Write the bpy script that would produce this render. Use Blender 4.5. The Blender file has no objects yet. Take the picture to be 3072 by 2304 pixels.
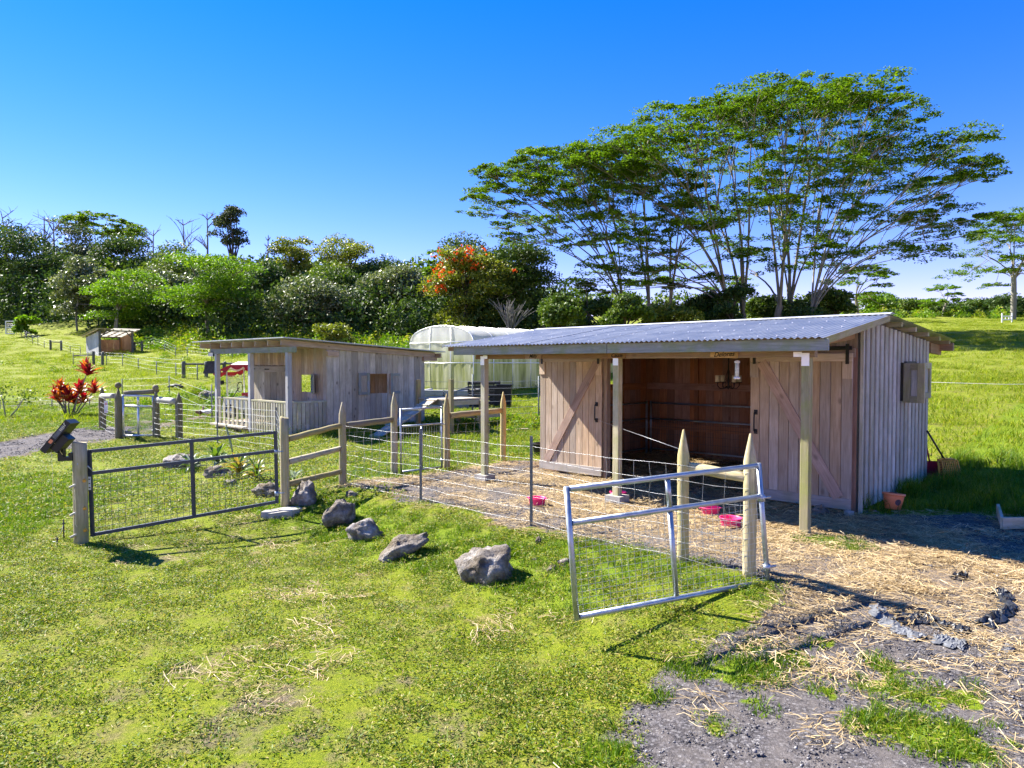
import bpy, math, random
import numpy as np
from mathutils import Vector, Matrix

R = math.radians
scn = bpy.context.scene
COL = scn.collection
rng = np.random.default_rng(11)
random.seed(11)

# ------------------------------------------------------------------ camera
CAMZ, F, CX, CY, PITCH = 2.0, 2091.0, 1536.0, 1152.0, R(1.7)
cam = bpy.data.cameras.new('camera')
cam_o = bpy.data.objects.new('camera', cam)
COL.objects.link(cam_o)
cam.sensor_width = 36.0
cam.lens = 36.0 * F / 3072.0
cam.clip_start = 0.05
cam.clip_end = 3000
cam_o.location = (0, 0, CAMZ)
cam_o.rotation_euler = (R(90) - PITCH, 0, 0)
scn.camera = cam_o

# ------------------------------------------------------------------ world and sun
SUN_EL, SUN_TO = R(43), Vector((-0.883, 0.469, 0)).normalized()      # SUN_TO points from the ground to the sun
w = bpy.data.worlds.new('World')
scn.world = w
w.use_nodes = True
nt = w.node_tree
bg = nt.nodes['Background']
sky = nt.nodes.new('ShaderNodeTexSky')
sky.sky_type = 'NISHITA'
sky.sun_disc = False
sky.sun_elevation = SUN_EL
sky.sun_rotation = math.atan2(SUN_TO.x, SUN_TO.y) % (2 * math.pi)
sky.altitude = 400
sky.air_density = 1.0
sky.dust_density = 0.0
sky.ozone_density = 3.0
hs = nt.nodes.new('ShaderNodeHueSaturation')
hs.inputs['Saturation'].default_value = 1.42
nt.links.new(sky.outputs[0], hs.inputs['Color'])
tint = nt.nodes.new('ShaderNodeMix'); tint.data_type = 'RGBA'; tint.blend_type = 'MULTIPLY'
tint.inputs[0].default_value = 1.0; tint.inputs[7].default_value = (1.12, 0.68, 1.0, 1)
nt.links.new(hs.outputs[0], tint.inputs[6])
nt.links.new(tint.outputs[2], bg.inputs[0])
bg.inputs[1].default_value = 0.082
sl = bpy.data.lights.new('sun', 'SUN')
sl.energy = 5.0
sl.angle = R(0.5)
sl.color = (1.0, 0.95, 0.86)
so = bpy.data.objects.new('sun', sl)
COL.objects.link(so)
sdir = SUN_TO * math.cos(SUN_EL) + Vector((0, 0, math.sin(SUN_EL)))
so.rotation_euler = (-sdir).to_track_quat('-Z', 'Y').to_euler()
so.location = sdir * 60
scn.view_settings.view_transform = 'Standard'
scn.view_settings.look = 'None'
scn.view_settings.gamma = 1.0
scn.view_settings.exposure = 1.75
scn.view_settings.use_curve_mapping = False
scn.cycles.max_bounces = 6
scn.cycles.diffuse_bounces = 3
scn.cycles.transmission_bounces = 3
scn.cycles.transparent_max_bounces = 6
scn.cycles.use_denoising = True
scn.cycles.use_adaptive_sampling = True
scn.cycles.adaptive_threshold = 0.02

# ------------------------------------------------------------------ pixel (of the 3072 px photograph) to place
_c, _s = math.cos(PITCH), math.sin(PITCH)
def ray(px, py):
    x, y = (px - CX) / F, -(py - CY) / F
    return np.array([x, _c + y * _s, -_s + y * _c])
def at(px, py, Y):
    r = ray(px, py)
    return Vector(r * (Y / r[1])) + Vector((0, 0, CAMZ))

# ------------------------------------------------------------------ the lie of the land
A = np.array([-0.725, 0.688]); A /= np.linalg.norm(A)      # along the stable and the front fence, away to the west
B = np.array([A[1], -A[0]])                                # across it, away to the east
ROT = math.atan2(B[1], B[0])                               # local x = B, local y = A
W0 = np.array([4.61, 9.30])                                # front corner of the stable
P1 = np.array([1.72, 6.97]); P2 = np.array([2.23, 6.50])
def un(u, n):  # along / in front of the front fence
    p = P1 + A * u - B * n
    return p[0], p[1]
ctl = []
for u in (-0.7, 0.8, 2.4, 4.0, 5.4, 6.4):
    for n in (0.05, -1.6, -4.0, -6.5):
        ctl.append((*un(u, n), 0.0))
for u in (0.9, 2.2, 3.6, 5.0):
    ctl += [(*un(u, 1.15), -0.27), (*un(u, 2.8), -0.33)]
ctl += [(0, 0, -.38), (-3, 3, -.36), (3, 3, -.22), (0, 4.5, -.34), (-6, 6, -.34), (-10, 3, -.4), (10, 2, -.15), (0, -3, -.38),
        (2.6, 5.2, -.16), (4.5, 5.5, -.06), (2.2, 3.4, -.24), (6.5, 7.0, 0), (9.5, 7.0, 0), (7.2, 10.0, 0), (9, 12, .1), (7.6, 12.6, .05), (12, 9, .05),
        (-5.5, 8.87, -.3), (-3.5, 10.2, -.17), (-9, 9, -.33), (-12, 15, -.18), (-14, 20, -.08), (-9.3, 19.5, -.1), (-12.5, 21, -.03),
        (-17, 27, 0.0), (-5.15, 15, -.06), (-7.78, 18.4, -.08), (-5.77, 18, .12), (-8.8, 20.9, .1), (-5.0, 22, .2), (-2, 22, .2),
        (-.2, 14.2, 0), (-3, 14, 0.0), (2, 18, .12), (5, 18, .35), (-4.4, 31, .43), (1.5, 31, .43), (4, 28, .5), (-12, 30, .3)]
def cp(px, py, Y):
    p = at(px, py, Y); ctl.append((p.x, p.y, p.z))
for q in ((30, 1003, 80), (300, 1068, 60), (60, 958, 95), (450, 955, 85), (560, 1032, 66), (800, 1030, 62), (1000, 1042, 62), (1300, 1040, 60),
          (150, 1135, 42), (420, 1112, 46), (600, 1132, 36), (-400, 1135, 42), (-400, 1000, 80),
          (2900, 1150, 25), (2900, 1000, 60), (2900, 962, 85), (3072, 950, 100), (2640, 952, 100), (3500, 1000, 60), (3500, 1160, 25),
          (1700, 1040, 60), (2200, 1000, 80), (2500, 962, 92), (200, 955, 200), (1500, 962, 200), (2800, 962, 200), (-300, 1010, 380), (1500, 1010, 380), (3300, 1010, 380)):
    cp(*q)
ctl = np.array(ctl)
def _tf(x, y):
    y = np.maximum(np.asarray(y, float), -2.0)
    return np.stack([np.asarray(x) / (y + 7) * 5.0, np.log(y + 7) * 4.2], -1)
def _tps(d2):
    return 0.5 * d2 * np.log(d2 + 1e-9)
_P = _tf(ctl[:, 0], ctl[:, 1]); _n = len(ctl)
_K = _tps(((_P[:, None] - _P[None]) ** 2).sum(-1)) + np.eye(_n) * 0.004
_Q = np.hstack([np.ones((_n, 1)), _P])
_sol = np.linalg.solve(np.block([[_K, _Q], [_Q.T, np.zeros((3, 3))]]), np.concatenate([ctl[:, 2], np.zeros(3)]))
def _lat(seed):
    return np.random.default_rng(seed).random((64, 64))
_L = [_lat(k) for k in range(4)]
def vnoise(x, y, s, k=0):
    x = np.asarray(x, float) / s + 1000.3; y = np.asarray(y, float) / s + 1000.7
    i, j = np.floor(x).astype(int), np.floor(y).astype(int)
    f, g = x - i, y - j
    f, g = f * f * (3 - 2 * f), g * g * (3 - 2 * g)
    T = _L[k]
    a, b = T[i % 64, j % 64], T[(i + 1) % 64, j % 64]
    c, d = T[i % 64, (j + 1) % 64], T[(i + 1) % 64, (j + 1) % 64]
    return (a * (1 - f) + b * f) * (1 - g) + (c * (1 - f) + d * f) * g
def sstep(a, b, v):
    t = np.clip((np.asarray(v, float) - a) / (b - a), 0, 1)
    return t * t * (3 - 2 * t)
def frame(x, y):
    dx, dy = np.asarray(x) - P1[0], np.asarray(y) - P1[1]
    return dx * A[0] + dy * A[1], -(dx * B[0] + dy * B[1])      # u along, n in front of the front fence
def zt(x, y):
    x = np.atleast_1d(np.asarray(x, float)); y = np.atleast_1d(np.asarray(y, float))
    sh = x.shape; x = x.ravel(); y = y.ravel()
    out = np.empty(len(x))
    for i in range(0, len(x), 40000):
        p = _tf(x[i:i + 40000], y[i:i + 40000])
        d2 = ((p[:, None] - _P[None]) ** 2).sum(-1)
        out[i:i + 40000] = _tps(d2) @ _sol[:_n] + _sol[_n] + p @ _sol[_n + 1:]
    far = sstep(14, 40, y)
    out += (vnoise(x, y, 1.3, 1) - .5) * .03 * (0.25 + far) + (vnoise(x, y, 7, 2) - .5) * .35 * far * sstep(20, 60, y)
    bx, by = x - W0[0], y - W0[1]
    s_, t_ = bx * B[0] + by * B[1], bx * A[0] + by * A[1]
    inb = sstep(-1.9, -1.5, s_) * (1 - sstep(3.7, 4.2, s_)) * sstep(-.1, .3, t_) * (1 - sstep(5.7, 6.1, t_))
    out = out * (1 - inb) + inb * (vnoise(x, y, .5, 3) - .5) * .02
    # weedy mound by the far pen, hillock of weeds behind the far shelter
    out += 0.45 * np.exp(-(((x + 13.4) / 1.6) ** 2 + ((y - 29.5) / 1.5) ** 2))
    return out.reshape(sh)
def z1(x, y):
    return float(zt([x], [y])[0])
def G(px, py):
    """the point of the ground seen at a pixel of the photograph"""
    r = ray(px, py)
    Y = np.concatenate([np.arange(2.5, 40, .05), np.arange(40, 160, .25)])
    pts = r[None] * (Y / r[1])[:, None]
    h = pts[:, 2] + CAMZ - zt(pts[:, 0], pts[:, 1])
    k = np.argmax(h < 0) if (h < 0).any() else len(Y) - 1
    k = max(k, 1)
    t = h[k - 1] / (h[k - 1] - h[k]) if h[k - 1] != h[k] else 0
    Yc = Y[k - 1] + (Y[k] - Y[k - 1]) * t
    x = r[0] * Yc / r[1]
    return Vector((x, Yc, z1(x, Yc)))
def up_to(base, py):
    """height above a base point that reaches a pixel row"""
    return (CAMZ + (ray(CX, py)[2] / ray(CX, py)[1]) * base.y) - base.z

# ------------------------------------------------------------------ objects
def tag(o, label=None, cat=None, group=None, kind=None):
    if label: o['label'] = label
    if cat: o['category'] = cat
    if group: o['group'] = group
    if kind: o['kind'] = kind
    return o
def thing(name, label, cat, loc=(0, 0, 0), rz=0.0, group=None):
    o = bpy.data.objects.new(name, None)
    o.empty_display_size = 0.2
    COL.objects.link(o)
    o.location = loc; o.rotation_euler = (0, 0, rz)
    return tag(o, label, cat, group)
def link(name, me, mat=None, parent=None, M=None):
    if mat is not None and not me.materials:
        me.materials.append(mat)
    o = bpy.data.objects.new(name, me)
    COL.objects.link(o)
    if parent: o.parent = parent
    if M is not None: o.matrix_local = M
    return o
def mesh_np(name, V, Q, smooth=False):
    V = np.asarray(V, np.float32); Q = np.asarray(Q, np.int32)
    me = bpy.data.meshes.new(name)
    k = Q.shape[1]
    me.vertices.add(len(V)); me.vertices.foreach_set('co', V.ravel())
    me.loops.add(Q.size); me.loops.foreach_set('vertex_index', Q.ravel())
    me.polygons.add(len(Q)); me.polygons.foreach_set('loop_start', np.arange(0, Q.size, k, dtype=np.int32))
    me.update(calc_edges=True)
    if smooth: me.polygons.foreach_set('use_smooth', np.ones(len(Q), bool))
    me.validate()
    return me
def fr(d, side=None):
    """3x3 frame whose z is d and whose x is close to side"""
    z = Vector(d).normalized()
    s = Vector(side) if side is not None else (Vector((1, 0, 0)) if abs(z.x) < .8 else Vector((0, 1, 0)))
    x = (s - z * s.dot(z)).normalized()
    return Matrix((x, z.cross(x), z)).transposed()
class MB:
    def __init__(s): s.v = []; s.f = []; s.sm = []
    def add(s, v, f, sm=False):
        b = len(s.v); s.v += [tuple(p) for p in v]; s.f += [tuple(b + i for i in q) for q in f]; s.sm += [sm] * len(f); return s
    def box(s, c, d, rot=None):
        c = Vector(c); v = []
        for i in (-.5, .5):
            for j in (-.5, .5):
                for k in (-.5, .5):
                    p = Vector((i * d[0], j * d[1], k * d[2]))
                    v.append(c + (rot @ p if rot is not None else p))
        return s.add(v, [(0, 1, 3, 2), (4, 6, 7, 5), (0, 4, 5, 1), (2, 3, 7, 6), (0, 2, 6, 4), (1, 5, 7, 3)])
    def bar(s, p0, p1, w_, t_, side=None):
        p0, p1 = Vector(p0), Vector(p1)
        return s.box((p0 + p1) / 2, (w_, t_, (p1 - p0).length), fr(p1 - p0, side))
    def tube(s, pts, rad, n=8, cap=True, sm=True):
        pts = [Vector(p) for p in pts]
        if not hasattr(rad, '__len__'): rad = [rad] * len(pts)
        v, f = [], []
        ref = None
        for i, p in enumerate(pts):
            d = (pts[min(i + 1, len(pts) - 1)] - pts[max(i - 1, 0)])
            m = fr(d if d.length > 1e-9 else (0, 0, 1), ref)
            ref = m.col[0]
            for k in range(n):
                a = 2 * math.pi * k / n
                v.append(p + m @ Vector((math.cos(a) * rad[i], math.sin(a) * rad[i], 0)))
        for i in range(len(pts) - 1):
            for k in range(n):
                f.append((i * n + k, i * n + (k + 1) % n, (i + 1) * n + (k + 1) % n, (i + 1) * n + k))
        s.add(v, f, sm)
        if cap and n > 2:
            b = len(s.v) - len(v)
            s.f += [tuple(b + k for k in reversed(range(n))), tuple(b + (len(pts) - 1) * n + k for k in range(n))]; s.sm += [False, False]
        return s
    def lathe(s, prof, n=20, c=(0, 0, 0), rot=None, sm=True):
        c = Vector(c); v, f = [], []
        for r_, z_ in prof:
            for k in range(n):
                a = 2 * math.pi * k / n
                p = Vector((math.cos(a) * r_, math.sin(a) * r_, z_))
                v.append(c + (rot @ p if rot is not None else p))
        for i in range(len(prof) - 1):
            for k in range(n):
                f.append((i * n + k, i * n + (k + 1) % n, (i + 1) * n + (k + 1) % n, (i + 1) * n + k))
        return s.add(v, f, sm)
    def mesh(s, name):
        me = bpy.data.meshes.new(name)
        me.from_pydata(s.v, [], s.f); me.update()
        me.polygons.foreach_set('use_smooth', s.sm)
        return me
    def build(s, name, mat, parent=None, M=None):
        return link(name, s.mesh(name), mat, parent, M)
_pc = {}
def plank(parent, name, mat, p0, p1, side, w_, t_, bev=.004, slant=0.0):
    """one board from p0 to p1: its own object, grain along its own z; slant raises the far end on the +x side"""
    p0, p1 = Vector(p0), Vector(p1)
    L = (p1 - p0).length
    key = (round(L, 4), round(w_, 4), round(t_, 4), round(slant, 4), mat.name)
    if key not in _pc:
        a, b, c = w_ / 2, t_ / 2, min(bev, w_ * .2, t_ * .3)
        ring = [(-a + c, -b), (a - c, -b), (a, -b + c), (a, b - c), (a - c, b), (-a + c, b), (-a, b - c), (-a, -b + c)]
        v = [(x, y, 0) for x, y in ring] + [(x, y, L + slant * x) for x, y in ring]
        f = [(k, (k + 1) % 8, 8 + (k + 1) % 8, 8 + k) for k in range(8)] + [tuple(reversed(range(8))), tuple(range(8, 16))]
        me = bpy.data.meshes.new(name); me.from_pydata(v, [], f); me.update(); me.materials.append(mat)
        _pc[key] = me
    M = fr(p1 - p0, side).to_4x4(); M.translation = p0
    return link(name, _pc[key], None, parent, M)
def pole(parent, name, mat, p0, p1, r0, r1=None, tip=0.0, n=12, ball=False, wob=.004):
    """a round post or rail, grain along its own z, with a sharpened tip if asked"""
    p0, p1 = Vector(p0), Vector(p1)
    r1 = r1 or r0
    L = (p1 - p0).length
    body = L - tip
    pts = [(0, 0, body * k / 5) for k in range(6)]
    pts = [(x + random.uniform(-wob, wob), y + random.uniform(-wob, wob), z) for x, y, z in pts]
    rad = [(r0 + (r1 - r0) * k / 5) * random.uniform(.97, 1.03) for k in range(6)]
    m = MB()
    if tip:
        pts += [(0, 0, body + tip * .55), (0, 0, L)]; rad += [r1 * .55, r1 * .16]
    else:
        pts += [(0, 0, body + .006)]; rad += [r1 * .9]
    m.tube(pts, rad, n)
    if ball:
        m.lathe([(0.001, L + .17)] + [(math.sin(a) * .085, L + .085 + .085 * math.cos(a)) for a in np.linspace(.25, 2.7, 8)] + [(.03, L)], 14)
    M = fr(p1 - p0).to_4x4(); M.translation = p0
    return m.build(name, mat, parent, M)
def V3(*a): return Vector(a)
def copy_tree(o, parent=None):
    c = o.copy(); COL.objects.link(c)
    if parent: c.parent = parent
    for ch in list(o.children): copy_tree(ch, c)
    return c
# ------------------------------------------------------------------ materials
class N:
    def __init__(s, name):
        s.m = bpy.data.materials.new(name); s.m.use_nodes = True
        s.t = s.m.node_tree; s.b = s.t.nodes['Principled BSDF']; s.out = s.t.nodes['Material Output']
    def n(s, t, **k):
        x = s.t.nodes.new('ShaderNode' + t)
        for a, b in k.items(): setattr(x, a, b)
        return x
    def l(s, a, b): s.t.links.new(a, b)
    def noise(s, vec, scale, detail=4, rough=.55, dist=0.0):
        x = s.n('TexNoise'); x.inputs['Scale'].default_value = scale; x.inputs['Detail'].default_value = detail
        x.inputs['Roughness'].default_value = rough; x.inputs['Distortion'].default_value = dist
        if vec is not None: s.l(vec, x.inputs['Vector'])
        return x.outputs['Fac']
    def ramp(s, fac, stops):
        x = s.n('ValToRGB'); e = x.color_ramp.elements
        while len(e) < len(stops): e.new(.5)
        for q, (p, c) in zip(e, stops):
            q.position = p; q.color = (*c, 1) if hasattr(c, '__len__') else (c, c, c, 1)
        s.l(fac, x.inputs[0]); return x.outputs[0]
    def mix(s, fac, a, b, mode='MIX'):
        x = s.n('Mix', data_type='RGBA', blend_type=mode)
        for k, v in ((0, fac), (6, a), (7, b)):
            if hasattr(v, 'is_linked'): s.l(v, x.inputs[k])
            elif k == 0: x.inputs[0].default_value = v
            else: x.inputs[k].default_value = (*v, 1)
        return x.outputs[2]
    def math(s, op, a, b=None):
        x = s.n('Math', operation=op)
        for k, v in ((0, a), (1, b)):
            if v is None: continue
            if hasattr(v, 'is_linked'): s.l(v, x.inputs[k])
            else: x.inputs[k].default_value = v
        return x.outputs[0]
    def mapr(s, v, a, b, c, d):
        x = s.n('MapRange'); s.l(v, x.inputs[0])
        for k, q in enumerate((a, b, c, d)): x.inputs[k + 1].default_value = q
        return x.outputs[0]
    def bump(s, h, strength=.4, dist=.01):
        x = s.n('Bump'); x.inputs['Strength'].default_value = strength; x.inputs['Distance'].default_value = dist
        s.l(h, x.inputs['Height']); s.l(x.outputs[0], s.b.inputs['Normal'])
    def attr(s, name): return s.n('Attribute', attribute_name=name).outputs['Fac']
    def col(s, c): 
        if hasattr(c, 'is_linked'): s.l(c, s.b.inputs['Base Color'])
        else: s.b.inputs['Base Color'].default_value = (*c, 1)
    def rough(s, r): s.b.inputs['Roughness'].default_value = r

def wood(name, dark, mid, light, moss=0.0, mossc=(.17, .2, .05), knots=.5, grain=1.0, fade=None):
    s = N(name)
    tc = s.n('TexCoord'); oi = s.n('ObjectInfo')
    off = s.n('VectorMath', operation='SCALE'); comb = s.n('CombineXYZ')
    s.l(oi.outputs['Random'], comb.inputs[0]); s.l(s.math('MULTIPLY', oi.outputs['Random'], 7.3), comb.inputs[1]); s.l(s.math('MULTIPLY', oi.outputs['Random'], 3.1), comb.inputs[2])
    s.l(comb.outputs[0], off.inputs[0]); off.inputs['Scale'].default_value = 37.0
    add = s.n('VectorMath', operation='ADD'); s.l(tc.outputs['Object'], add.inputs[0]); s.l(off.outputs[0], add.inputs[1])
    mp = s.n('Mapping'); mp.inputs['Scale'].default_value = (1, 1, .07); s.l(add.outputs[0], mp.inputs['Vector'])
    g1 = s.noise(mp.outputs[0], 55 * grain, 5, .65, .6)
    g2 = s.noise(mp.outputs[0], 14 * grain, 3, .5, 1.6)
    big = s.noise(add.outputs[0], 2.6, 3)
    gr = s.math('ADD', s.math('MULTIPLY', g1, .55), s.math('MULTIPLY', g2, .45))
    c = s.ramp(gr, [(.33, dark), (.5, mid), (.67, light)])
    hue = s.n('HueSaturation'); s.l(c, hue.inputs['Color'])
    s.l(s.mapr(oi.outputs['Random'], 0, 1, .72, 1.25), hue.inputs['Value'])
    s.l(s.mapr(s.math('FRACT', s.math('MULTIPLY', oi.outputs['Random'], 13.7)), 0, 1, .7, 1.2), hue.inputs['Saturation'])
    c = s.mix(s.mapr(big, .35, .7, 0, .5), hue.outputs[0], tuple(v * .62 for v in mid))
    mk = s.n('Mapping'); mk.inputs['Scale'].default_value = (1, 1, .55); s.l(add.outputs[0], mk.inputs['Vector'])
    vo = s.n('TexVoronoi'); vo.inputs['Scale'].default_value = 4.2; s.l(mk.outputs[0], vo.inputs['Vector'])
    kf = s.mapr(vo.outputs['Distance'], .05, .14, knots, 0)
    c = s.mix(kf, c, tuple(v * .32 for v in dark))
    if moss:
        mo = s.noise(add.outputs[0], 3.4, 5, .7)
        c = s.mix(s.mapr(mo, .44, .66, 0, moss), c, mossc)
    s.col(c); s.rough(.85)
    s.b.inputs['Specular IOR Level'].default_value = .25
    s.bump(gr, .5, .006)
    return s.m
def metal(name, c, rough=.4, metallic=.8, spots=.25, sc=12):
    s = N(name); tc = s.n('TexCoord')
    no = s.noise(tc.outputs['Object'], sc, 4)
    s.col(s.ramp(no, [(.3, tuple(v * (1 - spots) for v in c)), (.7, tuple(min(1, v * (1 + spots * .6)) for v in c))]))
    s.b.inputs['Metallic'].default_value = metallic
    s.l(s.mapr(no, .3, .7, rough * .8, rough * 1.3), s.b.inputs['Roughness'])
    return s.m
def plain(name, c, rough=.5, var=.12, spec=.4, sc=9, transl=0.0):
    s = N(name); tc = s.n('TexCoord')
    no = s.noise(tc.outputs['Object'], sc, 5, .65)
    s.col(s.ramp(no, [(.3, tuple(v * (1 - var) for v in c)), (.7, tuple(min(1, v * (1 + var)) for v in c))]))
    s.rough(rough); s.b.inputs['Specular IOR Level'].default_value = spec
    if transl:
        tr = s.n('BsdfTranslucent'); tr.inputs[0].default_value = (*c, 1)
        mx = s.n('MixShader'); mx.inputs[0].default_value = transl
        s.l(s.b.outputs[0], mx.inputs[1]); s.l(tr.outputs[0], mx.inputs[2]); s.l(mx.outputs[0], s.out.inputs[0])
    return s.m
def leaf(name, stops, rough=.45, spec=.5, transl=.35, tint=(1.15, 1.25, .45), big=0.0):
    """a foliage material: every leaf its own tone of the ramp, light passing through"""
    s = N(name)
    ge = s.n('NewGeometry')
    c = s.ramp(ge.outputs['Random Per Island'], stops)
    if big:
        tc = s.n('TexCoord')
        no = s.noise(tc.outputs['Object'], big, 2)
        hs_ = s.n('HueSaturation'); s.l(c, hs_.inputs['Color']); s.l(s.mapr(no, .35, .65, .75, 1.25), hs_.inputs['Value']); s.l(s.mapr(no, .35, .65, .515, .49), hs_.inputs['Hue'])
        c = hs_.outputs[0]
    s.col(c); s.rough(rough); s.b.inputs['Specular IOR Level'].default_value = spec
    tr = s.n('BsdfTranslucent'); s.l(s.mix(1.0, c, tint, 'MULTIPLY'), tr.inputs[0])
    mx = s.n('MixShader'); mx.inputs[0].default_value = transl
    s.l(s.b.outputs[0], mx.inputs[1]); s.l(tr.outputs[0], mx.inputs[2]); s.l(mx.outputs[0], s.out.inputs[0])
    return s.m

M_ = {}
M_['door'] = wood('door_wood', (.31, .22, .145), (.47, .355, .25), (.59, .465, .35), .0, knots=.55)
M_['door_brace'] = wood('brace_wood', (.27, .16, .105), (.42, .265, .185), (.52, .36, .27), .0)
M_['door_base'] = wood('door_base_wood', (.34, .29, .25), (.45, .39, .34), (.55, .49, .43), .25, knots=.3)
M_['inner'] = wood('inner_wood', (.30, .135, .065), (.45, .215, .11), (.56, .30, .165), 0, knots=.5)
M_['batten'] = wood('stable_board_wood', (.34, .32, .26), (.50, .48, .40), (.63, .61, .53), .35, (.22, .25, .12), .25)
M_['boarddark'] = wood('stable_gap_wood', (.08, .075, .06), (.13, .12, .10), (.19, .175, .15), .4, (.15, .17, .08), .2)
M_['fascia'] = wood('fascia_wood', (.19, .21, .20), (.29, .31, .30), (.38, .40, .38), .55, (.2, .25, .07), .3)
M_['beam'] = wood('beam_wood', (.21, .125, .06), (.33, .20, .10), (.42, .27, .15), .15, knots=.4)
M_['post'] = wood('porch_post_wood', (.28, .25, .15), (.42, .38, .24), (.53, .49, .33), .6, (.27, .30, .06), .3)
M_['shed'] = wood('shed_wood', (.27, .235, .17), (.43, .385, .295), (.56, .515, .41), .0, knots=.8)
M_['shed_warm'] = wood('shed_porch_wood', (.30, .21, .14), (.46, .345, .25), (.57, .46, .35), .0, knots=.6)
M_['slat'] = wood('railing_wood', (.30, .27, .19), (.45, .41, .31), (.56, .52, .41), .5, (.28, .29, .10), .2)
M_['round'] = wood('round_post_wood', (.25, .20, .11), (.40, .33, .19), (.53, .45, .29), .45, (.30, .31, .07), .2)
M_['round_dark'] = wood('old_post_wood', (.13, .105, .06), (.22, .18, .11), (.31, .26, .17), .5, (.17, .18, .05), .2)
M_['rail_pale'] = wood('pale_rail_wood', (.38, .35, .29), (.53, .50, .43), (.66, .62, .55), .15)
M_['deck'] = wood('deck_wood', (.36, .29, .20), (.52, .43, .32), (.64, .56, .44), .1)
M_['timber'] = wood('bed_timber', (.20, .19, .185), (.36, .35, .345), (.52, .51, .50), .1, knots=.3)
M_['pallet'] = wood('pallet_wood', (.035, .033, .032), (.065, .06, .058), (.12, .11, .105), 0)
M_['panelgrey'] = wood('shelter_grey_wood', (.34, .33, .33), (.46, .45, .45), (.56, .55, .55), 0)
M_['panelbrown'] = wood('shelter_brown_wood', (.26, .14, .07), (.38, .22, .12), (.48, .30, .17), 0)
M_['darkpost'] = wood('dark_post_wood', (.07, .07, .06), (.13, .125, .11), (.2, .19, .17), .3)
M_['steel'] = metal('galvanised_steel', (.42, .46, .50), .42, .75, .2)
M_['steel_dark'] = metal('dark_gate_steel', (.055, .065, .085), .5, .3, .2)
M_['steel_white'] = metal('bright_steel', (.75, .76, .78), .35, .6, .1)
M_['wire'] = metal('fence_wire', (.40, .41, .42), .4, .6, .2)
M_['wire_dark'] = metal('dark_wire', (.10, .11, .11), .5, .4, .2)
M_['tpost'] = metal('t_post_steel', (.16, .175, .18), .55, .3, .3, 30)
M_['iron'] = plain('black_iron', (.012, .012, .013), .5, .3)
M_['roof'] = metal('corrugated_steel', (.34, .355, .39), .42, .5, .14, 3)
M_['ridge'] = metal('ridge_steel', (.68, .69, .71), .4, .4, .08, 3)
M_['roof_under'] = metal('old_roof_steel', (.42, .43, .42), .5, .4, .2, 4)
M_['clear'] = plain('roof_panel_plastic', (.66, .63, .56), .5, .1, transl=.55)
M_['concrete'] = plain('concrete', (.34, .32, .29), .9, .25, .2)
M_['white'] = plain('white_plastic', (.78, .78, .76), .4, .06)
M_['black'] = plain('black_plastic', (.012, .013, .016), .45, .3)
M_['rubber'] = plain('black_rubber', (.014, .015, .019), .6, .3)
M_['pink'] = plain('pink_rubber', (.85, .045, .20), .45, .08)
M_['orange'] = plain('orange_plastic', (.85, .27, .12), .45, .07)
M_['emblem'] = plain('dark_print', (.10, .06, .07), .6, .5, sc=60)
M_['fork'] = plain('yellow_plastic', (.72, .36, .05), .5, .12)
M_['maroon'] = plain('maroon_plastic', (.30, .02, .06), .5, .15)
M_['ink'] = plain('black_ink', (.012, .009, .007), .8, .1)
M_['redink'] = plain('red_print', (.5, .05, .04), .7, .1)
M_['sign'] = wood('sign_wood', (.34, .22, .10), (.45, .30, .15), (.54, .38, .20), 0, knots=.1)
M_['candle'] = plain('candle_wax', (.75, .66, .46), .5, .08)
M_['halterpink'] = plain('pink_webbing', (.62, .02, .12), .7, .15)
M_['halterdark'] = plain('dark_webbing', (.02, .035, .035), .7, .2)
M_['seed'] = plain('seed_tube', (.6, .62, .55), .3, .35, sc=70)
M_['red'] = plain('red_paint', (.45, .03, .03), .4, .1)
M_['canopy'] = plain('canopy_cloth', (.70, .56, .54), .8, .06)
M_['valance'] = plain('valance_cloth', (.42, .02, .035), .8, .15)
def glass_mat():
    s = N('windscreen'); s.col((.7, .75, .72)); s.rough(.08)
    tr = s.n('BsdfTransparent'); mx = s.n('MixShader'); mx.inputs[0].default_value = .8
    s.l(s.b.outputs[0], mx.inputs[1]); s.l(tr.outputs[0], mx.inputs[2]); s.l(mx.outputs[0], s.out.inputs[0]); return s.m
M_['glass'] = glass_mat()
M_['bark'] = wood('pale_bark', (.12, .105, .085), (.24, .215, .175), (.38, .345, .29), .3, (.25, .24, .08), .2, .15)
M_['bark_dark'] = wood('dark_bark', (.055, .045, .035), (.11, .092, .072), (.18, .155, .125), .3, (.08, .09, .03), .2, .15)
M_['bark_grey'] = wood('dead_bark', (.14, .13, .12), (.23, .215, .20), (.33, .31, .29), 0, knots=.1, grain=.2)
M_['tarp'] = plain('black_sheeting', (.022, .024, .028), .38, .5, .5, 14)
M_['tarpgrey'] = plain('dusty_sheeting', (.14, .145, .155), .6, .4, .3, 14)

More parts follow.
